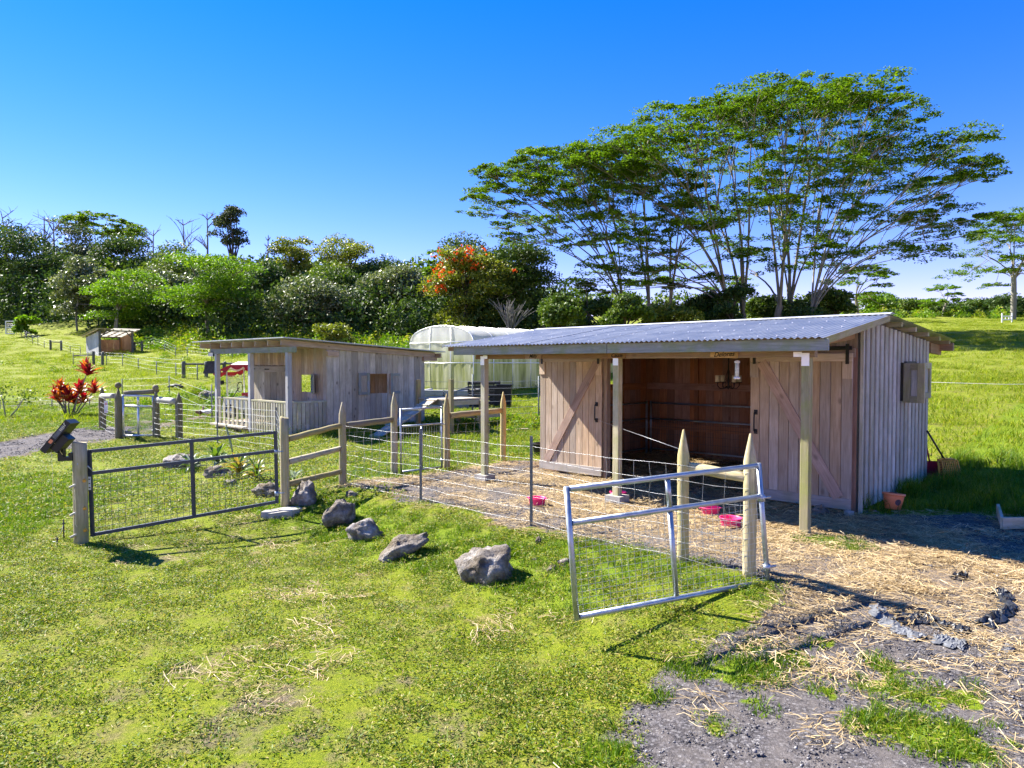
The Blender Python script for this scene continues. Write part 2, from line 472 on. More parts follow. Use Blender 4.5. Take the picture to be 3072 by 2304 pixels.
def rockmat(name, moss=.6):
    s = N(name); tc = s.n('TexCoord'); oi = s.n('ObjectInfo')
    add = s.n('VectorMath', operation='ADD'); s.l(tc.outputs['Object'], add.inputs[0]); s.l(oi.outputs['Random'], add.inputs[1])
    n1 = s.noise(add.outputs[0], 5, 8, .65); n2 = s.noise(add.outputs[0], 26, 6, .7); n3 = s.noise(add.outputs[0], 3.0, 5, .6)
    c = s.ramp(n1, [(.28, (.07, .056, .045)), (.42, (.20, .165, .13)), (.54, (.36, .32, .28)), (.68, (.56, .53, .49))])
    c = s.mix(s.mapr(n2, .3, .7, .0, .6), c, (.06, .053, .047))
    ge = s.n('NewGeometry'); sp = s.n('SeparateXYZ'); s.l(ge.outputs['Normal'], sp.inputs[0])
    mm = s.math('MULTIPLY', s.mapr(n3, .45, .62, 0, moss), s.mapr(n2, .35, .6, .3, 1))
    c = s.mix(mm, c, (.17, .12, .035))
    s.col(c); s.rough(.92); s.b.inputs['Specular IOR Level'].default_value = .2
    s.bump(s.math('ADD', n1, s.math('MULTIPLY', n2, .6)), 1.0, .06)
    return s.m
M_['rock'] = rockmat('lava_rock'); M_['rock_pale'] = rockmat('pale_rock', .25)

# foliage
M_['lawn'] = leaf('lawn_leaf', [(0, (.055, .115, .006)), (.3, (.115, .19, .008)), (.58, (.21, .26, .012)), (.78, (.32, .30, .03)), (.92, (.42, .32, .10)), (1, (.5, .40, .20))], .55, .3, .38)
M_['lush'] = leaf('lush_grass_leaf', [(0, (.05, .12, .005)), (.5, (.12, .215, .007)), (.85, (.22, .29, .012)), (1, (.30, .27, .06))], .5, .35, .42)
M_['field'] = leaf('field_grass_leaf', [(0, (.10, .165, .006)), (.45, (.21, .275, .009)), (.8, (.32, .33, .015)), (1, (.36, .29, .09))], .6, .25, .42)
M_['straw'] = leaf('straw_stalk', [(0, (.26, .17, .07)), (.4, (.44, .31, .14)), (.75, (.56, .42, .22)), (1, (.66, .53, .33))], .6, .4, .1, (1, .9, .7))
M_['gravel'] = leaf('gravel_stone', [(0, (.06, .055, .057)), (.5, (.15, .14, .143)), (.85, (.24, .225, .225)), (1, (.38, .36, .34))], .85, .25, .0)
M_['guava'] = leaf('glossy_pale_leaf', [(0, (.06, .09, .025)), (.5, (.13, .165, .06)), (.85, (.23, .25, .13)), (1, (.40, .39, .28))], .42, .5, .25, big=.35)
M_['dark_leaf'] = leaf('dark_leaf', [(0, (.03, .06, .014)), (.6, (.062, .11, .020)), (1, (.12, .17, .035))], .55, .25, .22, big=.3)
M_['mid_leaf'] = leaf('green_leaf', [(0, (.04, .08, .010)), (.55, (.095, .15, .016)), (1, (.19, .24, .04))], .5, .3, .3, big=.3)
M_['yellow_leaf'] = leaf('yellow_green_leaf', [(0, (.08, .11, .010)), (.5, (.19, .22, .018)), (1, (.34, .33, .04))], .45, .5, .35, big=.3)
M_['fern_leaf'] = leaf('feathery_leaf', [(0, (.055, .125, .006)), (.5, (.12, .23, .009)), (1, (.23, .33, .018))], .5, .35, .45)
M_['albizia'] = leaf('umbrella_leaf', [(0, (.045, .10, .008)), (.5, (.10, .185, .009)), (1, (.19, .27, .015))], .55, .3, .42)
M_['ohia'] = leaf('small_grey_leaf', [(0, (.03, .045, .025)), (.6, (.06, .085, .04)), (1, (.13, .15, .06))], .55, .25, .25)
M_['flower'] = leaf('tulip_flower', [(0, (.75, .07, .01)), (1, (.9, .22, .03))], .5, .3, .3, (1, .6, .4))
M_['red_leaf'] = leaf('red_leaf', [(0, (.10, .008, .02)), (1, (.42, .016, .03))], .38, .5, .35, (1.2, .5, .5))
M_['orange_leaf'] = leaf('orange_leaf', [(0, (.45, .12, .03)), (1, (.6, .26, .04))], .38, .5, .35, (1.2, .8, .4))
M_['brom'] = plain('bromeliad_leaf', (.13, .22, .012), .32, .3, .6, 5, .35)
M_['brom_orange'] = plain('sunburnt_leaf', (.42, .30, .035), .35, .3, .5, 5, .35)
M_['brom_pale'] = plain('pale_strap_leaf', (.30, .36, .22), .4, .2, .5, 5, .3)
M_['dry'] = plain('dry_leaf', (.30, .20, .11), .8, .25)
def film_mat():
    s = N('greenhouse_film'); tc = s.n('TexCoord')
    mp = s.n('Mapping'); mp.inputs['Scale'].default_value = (1.6, 1.6, .16); s.l(tc.outputs['Object'], mp.inputs['Vector'])
    n1 = s.noise(mp.outputs[0], 1.9, 5, .65); n2 = s.noise(tc.outputs['Object'], .9, 3)
    sp = s.n('SeparateXYZ'); s.l(tc.outputs['Object'], sp.inputs[0])
    low = s.mapr(sp.outputs[2], 1.6, 2.9, 1, 0)
    c = s.ramp(n1, [(.32, (.16, .18, .05)), (.45, (.33, .35, .13)), (.6, (.50, .50, .30)), (.75, (.62, .61, .45))])
    c = s.mix(low, (.70, .70, .66), c)
    c = s.mix(s.mapr(n2, .5, .7, 0, .35), c, (.30, .29, .24))
    s.col(c); s.rough(.45)
    tr = s.n('BsdfTranslucent'); s.l(c, tr.inputs[0])
    mx = s.n('MixShader'); mx.inputs[0].default_value = .45
    s.l(s.b.outputs[0], mx.inputs[1]); s.l(tr.outputs[0], mx.inputs[2]); s.l(mx.outputs[0], s.out.inputs[0])
    s.bump(n1, .4, .05)
    return s.m
M_['film'] = film_mat()

def ground_mat():
    s = N('ground'); tc = s.n('TexCoord'); P = tc.outputs['Object']
    gv, st, di, lu = s.attr('gravel'), s.attr('straw'), s.attr('dirt'), s.attr('lush')
    a = s.noise(P, .55, 5, .6); b = s.noise(P, 5, 6, .65); c3 = s.noise(P, 38, 5, .7); d4 = s.noise(P, 130, 3, .7)
    fine = s.math('ADD', s.math('MULTIPLY', c3, .55), s.math('MULTIPLY', d4, .45))
    g = s.ramp(fine, [(.36, (.065, .09, .007)), (.46, (.14, .19, .009)), (.56, (.225, .255, .014)), (.68, (.34, .33, .04))])
    dry = s.ramp(fine, [(.36, (.10, .085, .03)), (.5, (.21, .175, .065)), (.64, (.36, .29, .14))])
    g = s.mix(s.mapr(b, .47, .66, 0, .75), g, dry)
    lush = s.ramp(fine, [(.36, (.055, .11, .006)), (.5, (.14, .225, .009)), (.66, (.24, .30, .014))])
    g = s.mix(lu, g, lush)
    g = s.mix(s.mapr(a, .4, .66, 0, .45), g, s.mix(.5, g, (.27, .27, .015)))
    soil = s.ramp(fine, [(.35, (.075, .055, .04)), (.5, (.155, .12, .09)), (.65, (.25, .20, .155))])
    g = s.mix(s.mapr(s.math('ADD', b, s.math('MULTIPLY', di, .9)), .66, 1.0, 0, .9), g, soil)
    vo = s.n('TexVoronoi'); vo.inputs['Scale'].default_value = 52; s.l(P, vo.inputs['Vector'])
    spc = s.n('SeparateColor'); s.l(vo.outputs['Color'], spc.inputs[0])
    gc = s.ramp(spc.outputs[0], [(0, (.055, .05, .053)), (.5, (.14, .128, .132)), (.9, (.22, .205, .205)), (1, (.34, .32, .31))])
    gc = s.mix(s.mapr(vo.outputs['Distance'], .3, .75, 0, .7), gc, (.04, .036, .036))
    gc = s.mix(s.mapr(b, .42, .62, 0, .7), gc, (.18, .155, .14))
    g = s.mix(s.mapr(s.math('ADD', gv, s.math('MULTIPLY', s.math('SUBTRACT', b, .5), 1.1)), .38, .58, 0, 1), g, gc)
    m1 = s.n('Mapping'); m1.inputs['Scale'].default_value = (1, .09, 1); m1.inputs['Rotation'].default_value = (0, 0, .5); s.l(P, m1.inputs['Vector'])
    m2 = s.n('Mapping'); m2.inputs['Scale'].default_value = (.1, 1, 1); m2.inputs['Rotation'].default_value = (0, 0, -.4); s.l(P, m2.inputs['Vector'])
    s1 = s.math('MAXIMUM', s.noise(m1.outputs[0], 120, 3, .6, .4), s.noise(m2.outputs[0], 120, 3, .6, .4))
    sc = s.ramp(s1, [(.45, (.17, .11, .065)), (.6, (.34, .235, .12)), (.72, (.52, .39, .22))])
    sm = s.math('ADD', st, s.math('MULTIPLY', s.math('SUBTRACT', s1, .58), 2.2))
    g = s.mix(s.mapr(sm, .42, .62, 0, .92), g, sc)
    s.col(g); s.rough(.95); s.b.inputs['Specular IOR Level'].default_value = .15
    s.bump(s.math('ADD', s.math('MULTIPLY', c3, .6), d4), .7, .03)
    return s.m
M_['ground'] = ground_mat()
# ------------------------------------------------------------------ ground masks
XB = (np.array([0, 3, 3.8, 4.5, 5.05, 5.5, 6.05, 6.5, 7.0]), np.array([.05, .12, .3, .6, 1.1, 1.75, 2.3, 2.42, 2.3]))
PATH = np.array([(-15, 11.5), (-13.2, 15.0), (-12.4, 18.5), (-12.3, 21.0), (-11.3, 23.5), (-10.2, 24.2)])
def segd(x, y, P):
    d = np.full(np.shape(x), 1e9)
    for (x0, y0), (x1, y1) in zip(P[:-1], P[1:]):
        t = np.clip(((x - x0) * (x1 - x0) + (y - y0) * (y1 - y0)) / ((x1 - x0) ** 2 + (y1 - y0) ** 2), 0, 1)
        d = np.minimum(d, np.hypot(x - x0 - t * (x1 - x0), y - y0 - t * (y1 - y0)))
    return d
TUFTS = [(2226, 2014, .34, .12), (2359, 1963, .11, .07), (2409, 1987, .07, .05), (2472, 1930, .10, .06), (2647, 2001, .09, .12), (2615, 2058, .10, .07),
         (2700, 2071, .13, .12), (2492, 2077, .08, .06), (2887, 2096, .15, .12), (2801, 2103, .10, .08), (2621, 2172, .13, .10), (2800, 2210, .28, .16), (2890, 2245, .22, .12),
         (2090, 2033, .09, .06), (2143, 2191, .08, .06), (1818, 2274, .22, .14), (2052, 1982, .12, .06), (2660, 2120, .06, .05), (2255, 2106, .07, .05),
         (2478, 1622, .30, .16), (2540, 1640, .22, .14), (1940, 2090, .1, .06), (2260, 1950, .12, .05)]
TG = [(G(a, b), c, d) for a, b, c, d in TUFTS]
DIRT = [(620, 1245, 1.6, .9), (540, 1250, 1.0, .6), (720, 1300, 1.2, .5), (200, 1212, 2.4, .5), (340, 1215, 2.0, .5), (60, 1212, 2.2, .45), (430, 1302, .5, .6),
        (780, 2120, .45, .42), (560, 2010, .3, .35), (690, 2190, .4, .42), (1180, 2060, .25, .32), (880, 1700, .5, .25), (500, 1680, .5, .3), (380, 1640, .4, .25), (1660, 1700, .3, .3), (1250, 1830, .4, .22), (300, 2100, .4, .25), (1350, 2200, .35, .3), (900, 2230, .4, .3)]
DG = [(G(a, b), c, d) for a, b, c, d in DIRT]
DRY = [(900, 1620, .8), (1000, 1800, .6), (880, 1950, .5), (1450, 1900, .35), (700, 1550, .7), (560, 1660, .6), (1100, 1950, .4), (740, 2050, .4), (1250, 1480, .3)]
DY = [(G(a, b), c) for a, b, c in DRY]
def masks(x, y):
    u, n = frame(x, y)
    bx, by = x - W0[0], y - W0[1]
    s_, t_ = bx * B[0] + by * B[1], bx * A[0] + by * A[1]
    wob = (vnoise(x, y, .7, 0) - .5) * .7 + (vnoise(x, y, .22, 1) - .5) * .3
    front = sstep(-.25, .25, x - np.interp(y, *XB) + wob * .8) * (y < 7.6)
    pad = sstep(-.12, .3, -n + wob * .5) * sstep(-.15, .15, 6.25 - u + wob * .4) * (1 - sstep(.3, .9, s_ + wob * .6) * (t_ > 5.6)) * (1 - sstep(3.5, 3.9, s_)) * (u > -12)
    right = (x > 4.4) & (s_ < 4)
    grass_r = sstep(-.2, .3, y - 9.0 + wob * .7 - .02 * x) * (t_ < .15)
    g = np.maximum(front * (n > -.2), pad) * (1 - grass_r)
    g = np.maximum(g, sstep(-.3, .3, 7.2 - y) * front * (1 - grass_r))
    straw = np.where(n < .1, np.interp(s_, [-4, -3.2, -1.2, 0, 3.6], [.40, .52, .72, .62, .55]), .0)
    straw = straw * np.interp(u, [1.0, 4.0, 6.3], [1, .72, .42])
    rs = np.interp(y, [3.2, 4.6, 5.4, 6.2, 8.5], [.08, .12, .34, .58, .66]) * np.interp(x, [.5, 1.6, 3.0, 5.5, 7], [.6, .75, 1, .85, .55])
    straw = np.where((n > -.2) | (x > 2.35), np.maximum(rs, straw * (n < .1)), straw) * g
    straw = straw * np.where((y > 7.2) & (x > 5.2), .55, 1)
    lush = sstep(.15, .5, n) * (1 - sstep(1.0, 1.7, n)) * (u > .2) * (u < 6.5) * .8
    lush = np.maximum(lush, grass_r * .9)
    lush = np.maximum(lush, sstep(-6.2, -7.0, x) * (y < 14) * .75)
    lush = np.maximum(lush, sstep(6.2, 6.8, u) * (y < 19) * (x > -3.2) * .7 * (n < 0))
    lush = np.maximum(lush, (x < -9) * sstep(20, 23, y) * (1 - sstep(31, 34, y)) * .8)
    lush = np.maximum(lush, (1 - sstep(.25, .8, n)) * (n > 0) * (x > .2) * (x < 2.6) * .7)
    dirt = sstep(1.7, .9, segd(x, y, PATH) + wob)
    gr2 = sstep(1.5, .8, segd(x, y, PATH) + wob * .8) * (y < 22)
    g = np.maximum(g, gr2 * .85)
    for p, r, k in DG:
        dirt = np.maximum(dirt, k * np.exp(-(((x - p.x) / r) ** 2 + ((y - p.y) / r) ** 2)))
    dry = np.zeros_like(g)
    for p, r in DY:
        dry = np.maximum(dry, np.exp(-(((x - p.x) / r) ** 2 + ((y - p.y) / r / 1.2) ** 2)))
    straw = np.maximum(straw, dry * .15 * (1 - lush * .6))
    tuft = np.zeros_like(g)
    for p, rx, ry in TG:
        tuft = np.maximum(tuft, np.exp(-(((x - p.x) / rx) ** 2 + ((y - p.y) / (ry * 1.6)) ** 2) ** 1.5))
    tuft = np.where(g > .3, tuft, 0)
    g = g * (1 - sstep(.35, .8, tuft) * .85)
    return dict(gravel=g, straw=straw * (1 - tuft), dirt=dirt, lush=np.maximum(lush, tuft), tuft=tuft, dry=dry)

def _axis(lo, hi, d0, flat, grow):
    out = [0.0]; d = d0
    while out[-1] < hi:
        if out[-1] > flat: d *= grow
        out.append(out[-1] + d)
    neg = [0.0]; d = d0
    while neg[-1] > lo:
        if -neg[-1] > flat: d *= grow
        neg.append(neg[-1] - d)
    return np.array(sorted(set(neg + out)))
gx = _axis(-420, 420, .085, 11, 1.035)
gy = np.array(sorted(set(list(_axis(-6, 0, .3, 0, 1.05)) + list(6 + _axis(-5.5, 600, .085, 9, 1.03)))))
GX, GY = np.meshgrid(gx, gy)
GZ = zt(GX, GY)
nx, ny = len(gx), len(gy)
ii = (np.arange(ny - 1)[:, None] * nx + np.arange(nx - 1)[None]).ravel()
me = mesh_np('ground', np.stack([GX, GY, GZ], -1).reshape(-1, 3), np.stack([ii, ii + 1, ii + nx + 1, ii + nx], -1), True)
mk = masks(GX.ravel(), GY.ravel())
for k in ('gravel', 'straw', 'dirt', 'lush'):
    a = me.attributes.new(k, 'FLOAT', 'POINT'); a.data.foreach_set('value', mk[k].astype(np.float32))
tag(link('ground', me, M_['ground']), kind='structure')

# ------------------------------------------------------------------ leaf-sized faces
def unit(v):
    return v / np.maximum(np.linalg.norm(v, axis=-1, keepdims=True), 1e-9)
def leafquads(c, d, nrm, ln, wd, fold=0.0):
    """rhombic leaves: centre, direction, rough normal, length, width"""
    d = unit(d); s = unit(np.cross(nrm, d)); k = len(c)
    ln = np.broadcast_to(np.asarray(ln, float), (k,))[:, None]; wd = np.broadcast_to(np.asarray(wd, float), (k,))[:, None]
    V = np.stack([c - d * ln * .5, c + s * wd * .5 - d * ln * .05, c + d * ln * .5, c - s * wd * .5 - d * ln * .05], 1).reshape(-1, 3)
    return V, np.arange(4 * k).reshape(-1, 4)
def blades(base, lean, h, wd, r=rng):
    """bent grass blades: two quads each, the upper one narrowing"""
    k = len(base)
    az = r.uniform(0, 2 * np.pi, k); s = np.stack([np.cos(az), np.sin(az), np.zeros(k)], -1)
    up = np.array([0, 0, 1.0])
    h = h[:, None]; w_ = np.broadcast_to(np.asarray(wd, float), (k,))[:, None]
    m = base + up * h * .55 + lean * h * .35; t = base + up * h * .85 + lean * h * 1.0
    V = np.stack([base - s * w_ * .5, base + s * w_ * .5, m + s * w_ * .42, m - s * w_ * .42, t + s * w_ * .08, t - s * w_ * .08], 1).reshape(-1, 3)
    o = np.arange(k)[:, None] * 6
    Q = np.concatenate([o + np.array([[0, 1, 2, 3]]), o + np.array([[3, 2, 4, 5]])], 0)
    return V, Q
def disc(k, rad, r=rng):
    a = r.uniform(0, 2 * np.pi, k); q = rad * np.sqrt(r.random(k))
    return np.stack([q * np.cos(a), q * np.sin(a), np.zeros(k)], -1)
def rdir(k, r=rng, flat=1.0):
    v = r.normal(size=(k, 3)); v[:, 2] *= flat
    return unit(v)
def proto(name, V, Q, mat):
    me = mesh_np(name, V, Q); me.materials.append(mat)
    return bpy.data.objects.new(name + '_piece', me)     # not linked: only instanced by the stuff below
def p_lawn(k=120, rad=.15):
    c = disc(k, rad); c[:, 2] = rng.uniform(.004, .026, k)
    d = rdir(k, flat=.6); nr = unit(rdir(k, flat=.4) + np.array([0, 0, 1.1]))
    return leafquads(c, d, nr, rng.uniform(.016, .042, k), rng.uniform(.005, .011, k))
def p_blade(k, rad, h0, h1, wd, lean=.8, dome=0.0):
    b = disc(k, rad); l = rdir(k, flat=0) * rng.uniform(.1, lean, (k, 1))
    h = rng.uniform(h0, h1, k)
    if dome: h *= np.clip(1.15 - dome * np.hypot(b[:, 0], b[:, 1]) / rad, .3, 2)
    b[:, 2] -= .01
    return blades(b, l, h, rng.uniform(.7, 1.3, k) * wd)
def p_straw(k=64, rad=.24):
    c = disc(k, rad); c[:, 2] = rng.uniform(.003, .018, k) 
    az = rng.normal(2.6, .75, k); d = np.stack([np.cos(az), np.sin(az), rng.normal(0, .07, k)], -1)
    ln = rng.uniform(.04, .17, k); wd = rng.uniform(.0014, .0030, k)
    s = unit(np.cross(np.array([0, 0, 1.0]) + rng.normal(0, .3, (k, 3)), d))
    a, b = c - d * ln[:, None] * .5, c + d * ln[:, None] * .5
    m = (a + b) * .5 + rng.normal(0, .012, (k, 3)); m[:, 2] = np.abs(m[:, 2])
    sw = s * wd[:, None]
    V = np.stack([a - sw, a + sw, m + sw, m - sw, b + sw, b - sw], 1).reshape(-1, 3); V[:, 2] = np.maximum(V[:, 2], .001)
    o = np.arange(k)[:, None] * 6
    return V, np.concatenate([o + np.array([[0, 1, 2, 3]]), o + np.array([[3, 2, 4, 5]])], 0)
def p_gravel(k=44, rad=.15):
    c = disc(k, rad); r_ = rng.gamma(3.0, .0016, k) + .0025
    ax = np.array([[1, 0, 0], [0, 1, 0], [-1, 0, 0], [0, -1, 0], [0, 0, 1], [0, 0, -.5]], float)
    V = c[:, None] + ax[None] * r_[:, None, None] * rng.uniform(.6, 1.3, (k, 6, 1)) + rng.normal(0, .0016, (k, 6, 3))
    V[..., 2] += r_[:, None] * .25
    f = np.array([[0, 1, 4], [1, 2, 4], [2, 3, 4], [3, 0, 4], [1, 0, 5], [2, 1, 5], [3, 2, 5], [0, 3, 5]])
    return V.reshape(-1, 3), (np.arange(k)[:, None, None] * 6 + f[None]).reshape(-1, 3)
def scatter(name, pts, scale, protos, tilt=.12):
    """one uncountable mass: points that carry copies of a few small tufts"""
    pts = np.asarray(pts)
    pick = rng.integers(0, len(protos), len(pts))
    for k, pr in enumerate(protos):
        sel = pick == k
        P = pts[sel]
        if not len(P): continue
        me = bpy.data.meshes.new(name); me.vertices.add(len(P)); me.vertices.foreach_set('co', P.astype(np.float32).ravel())
        a = me.attributes.new('rot', 'FLOAT_VECTOR', 'POINT')
        rot = np.stack([rng.normal(0, tilt, len(P)), rng.normal(0, tilt, len(P)), rng.uniform(0, 6.28, len(P))], -1)
        if 'straw' in name: rot[:, 2] = rng.normal(0, .5, len(P))
        a.data.foreach_set('vector', rot.astype(np.float32).ravel())
        a = me.attributes.new('scl', 'FLOAT', 'POINT'); a.data.foreach_set('value', np.asarray(scale)[sel].astype(np.float32))
        o = bpy.data.objects.new(name, me); COL.objects.link(o); tag(o, kind='stuff')
        ng = bpy.data.node_groups.new(name, 'GeometryNodeTree')
        ng.interface.new_socket('Geometry', in_out='INPUT', socket_type='NodeSocketGeometry')
        ng.interface.new_socket('Geometry', in_out='OUTPUT', socket_type='NodeSocketGeometry')
        i, q = ng.nodes.new('NodeGroupInput'), ng.nodes.new('NodeGroupOutput')
        ip = ng.nodes.new('GeometryNodeInstanceOnPoints'); oi = ng.nodes.new('GeometryNodeObjectInfo')
        oi.inputs['Object'].default_value = pr; oi.inputs['As Instance'].default_value = True
        ra = ng.nodes.new('GeometryNodeInputNamedAttribute'); ra.data_type = 'FLOAT_VECTOR'; ra.inputs['Name'].default_value = 'rot'
        sa = ng.nodes.new('GeometryNodeInputNamedAttribute'); sa.data_type = 'FLOAT'; sa.inputs['Name'].default_value = 'scl'
        ng.links.new(i.outputs[0], ip.inputs['Points']); ng.links.new(oi.outputs['Geometry'], ip.inputs['Instance'])
        ng.links.new(ra.outputs['Attribute'], ip.inputs['Rotation']); ng.links.new(sa.outputs['Attribute'], ip.inputs['Scale'])
        ng.links.new(ip.outputs[0], q.inputs[0])
        md = o.modifiers.new('scatter', 'NODES'); md.node_group = ng
def spread(x0, x1, y0, y1, dens, prob):
    k = int((x1 - x0) * (y1 - y0) * dens)
    x, y = rng.uniform(x0, x1, k), rng.uniform(y0, y1, k)
    vis = np.abs(x) < (y + 1.2) * .82 + 1.0
    x, y = x[vis], y[vis]
    keep = rng.random(len(x)) < prob(x, y, masks(x, y))
    x, y = x[keep], y[keep]
    return np.stack([x, y, zt(x, y)], -1)
def in_building(x, y):
    bx, by = x - W0[0], y - W0[1]
    s_, t_ = bx * B[0] + by * B[1], bx * A[0] + by * A[1]
    st = (s_ > -.05) & (s_ < 3.65) & (t_ > -.05) & (t_ < 5.65)
    cx, cy = x + 5.77, y - 18
    s2, t2 = cx * B[0] + cy * B[1], cx * A[0] + cy * A[1]
    sh = (s2 > -.02) & (s2 < 4.6) & (t2 > -.02) & (t2 < 4.3)
    return st | sh
def patch(x, y, s=1.1, k=2):
    return .35 + 1.0 * vnoise(x, y, s, k) * (.5 + vnoise(x, y, .35, 3))
lawn = [proto('lawn_grass', *p_lawn(), M_['lawn']) for _ in range(5)]
P = spread(-9, 3.2, 2.6, 10, 62, lambda x, y, m: (1 - m['gravel']) * patch(x, y) * (1 - .75 * m['dirt']) * (1 - .4 * m['dry']))
scatter('lawn_grass', P, rng.uniform(.75, 1.25, len(P)), lawn)
P = spread(-24, 4, 10, 27, 20, lambda x, y, m: (1 - m['gravel']) * patch(x, y, 1.6) * (1 - m['dirt']) * ~in_building(x, y))
scatter('lawn_grass', P, rng.uniform(1.2, 2.0, len(P)) , lawn)
lush = [proto('grass_tuft', *p_blade(90, .11, .03, .10, .006, .9, .5), M_['lush']) for _ in range(4)]
P = spread(-9, 11, 2.6, 13, 75, lambda x, y, m: np.clip(m['lush'] * (1 - m['gravel'] * .9) * patch(x, y, .5) * 1.3 + m['tuft'] * 1.5, 0, 1) * ~in_building(x, y) * np.where((y > 9) & (x > 4.5), .3, 1))
scatter('grass_tuft', P, rng.uniform(.5, 1.15, len(P)), lush)
P = spread(-24, 4, 10, 30, 16, lambda x, y, m: m['lush'] * patch(x, y, .8) * ~in_building(x, y))
scatter('grass_tuft', P, rng.uniform(.9, 1.7, len(P)), lush)
tall = [proto('tall_grass', *p_blade(80, .22, .16, .42, .009, 1.0), M_['lush']) for _ in range(3)]
P = spread(4.6, 12, 9.0, 13.5, 14, lambda x, y, m: (m['lush'] > .4) * ~in_building(x, y) * patch(x, y, .6))
scatter('tall_grass', P, rng.uniform(.45, .95, len(P)), tall)
field = [proto('field_grass', *p_blade(120, .55, .04, .15, .013, 1.3), M_['field']) for _ in range(4)]
P = spread(5, 75, 12.5, 90, 3.0, lambda x, y, m: (x > .5 * y) * patch(x, y, 3) * ~in_building(x, y) * np.interp(y, [12, 30, 60, 90], [1, .8, .45, .3]))
scatter('field_grass', P, rng.uniform(.7, 1.5, len(P)), field)
P = spread(-75, -6, 24, 85, 2.6, lambda x, y, m: patch(x, y, 3) * (1 - m['dirt']) * np.interp(y, [24, 60, 85], [1, .6, .35]))
scatter('field_grass', P, rng.uniform(.7, 1.5, len(P)), field)
P = spread(-8, 8, 17, 40, 4, lambda x, y, m: patch(x, y, 2) * ~in_building(x, y))
scatter('field_grass', P, rng.uniform(.6, 1.2, len(P)), field)
# the deck has dark weeds under it
straw = [proto('straw', *p_straw(), M_['straw']) for _ in range(5)]
P = spread(-5, 9, 2.8, 16, 60, lambda x, y, m: np.clip(m['straw'] * 1.25 * (.25 + 1.1 * vnoise(x, y, .55, 2)), 0, 1))
scatter('straw', P, rng.uniform(.65, 1.2, len(P)), straw)
grav = [proto('gravel', *p_gravel(), M_['gravel']) for _ in range(4)]
P = spread(-5, 9, 2.6, 12, 46, lambda x, y, m: m['gravel'] * (1 - m['straw']) * np.interp(y, [3, 6, 9, 12], [1, .8, .4, .3]) * (.25 + vnoise(x, y, .8, 1)))
scatter('gravel', P, rng.uniform(.5, 1.1, len(P)), grav)
P = spread(-16, -9, 12, 22, 10, lambda x, y, m: m['gravel'] * .8)
scatter('gravel', P, rng.uniform(1.2, 2.0, len(P)), grav)
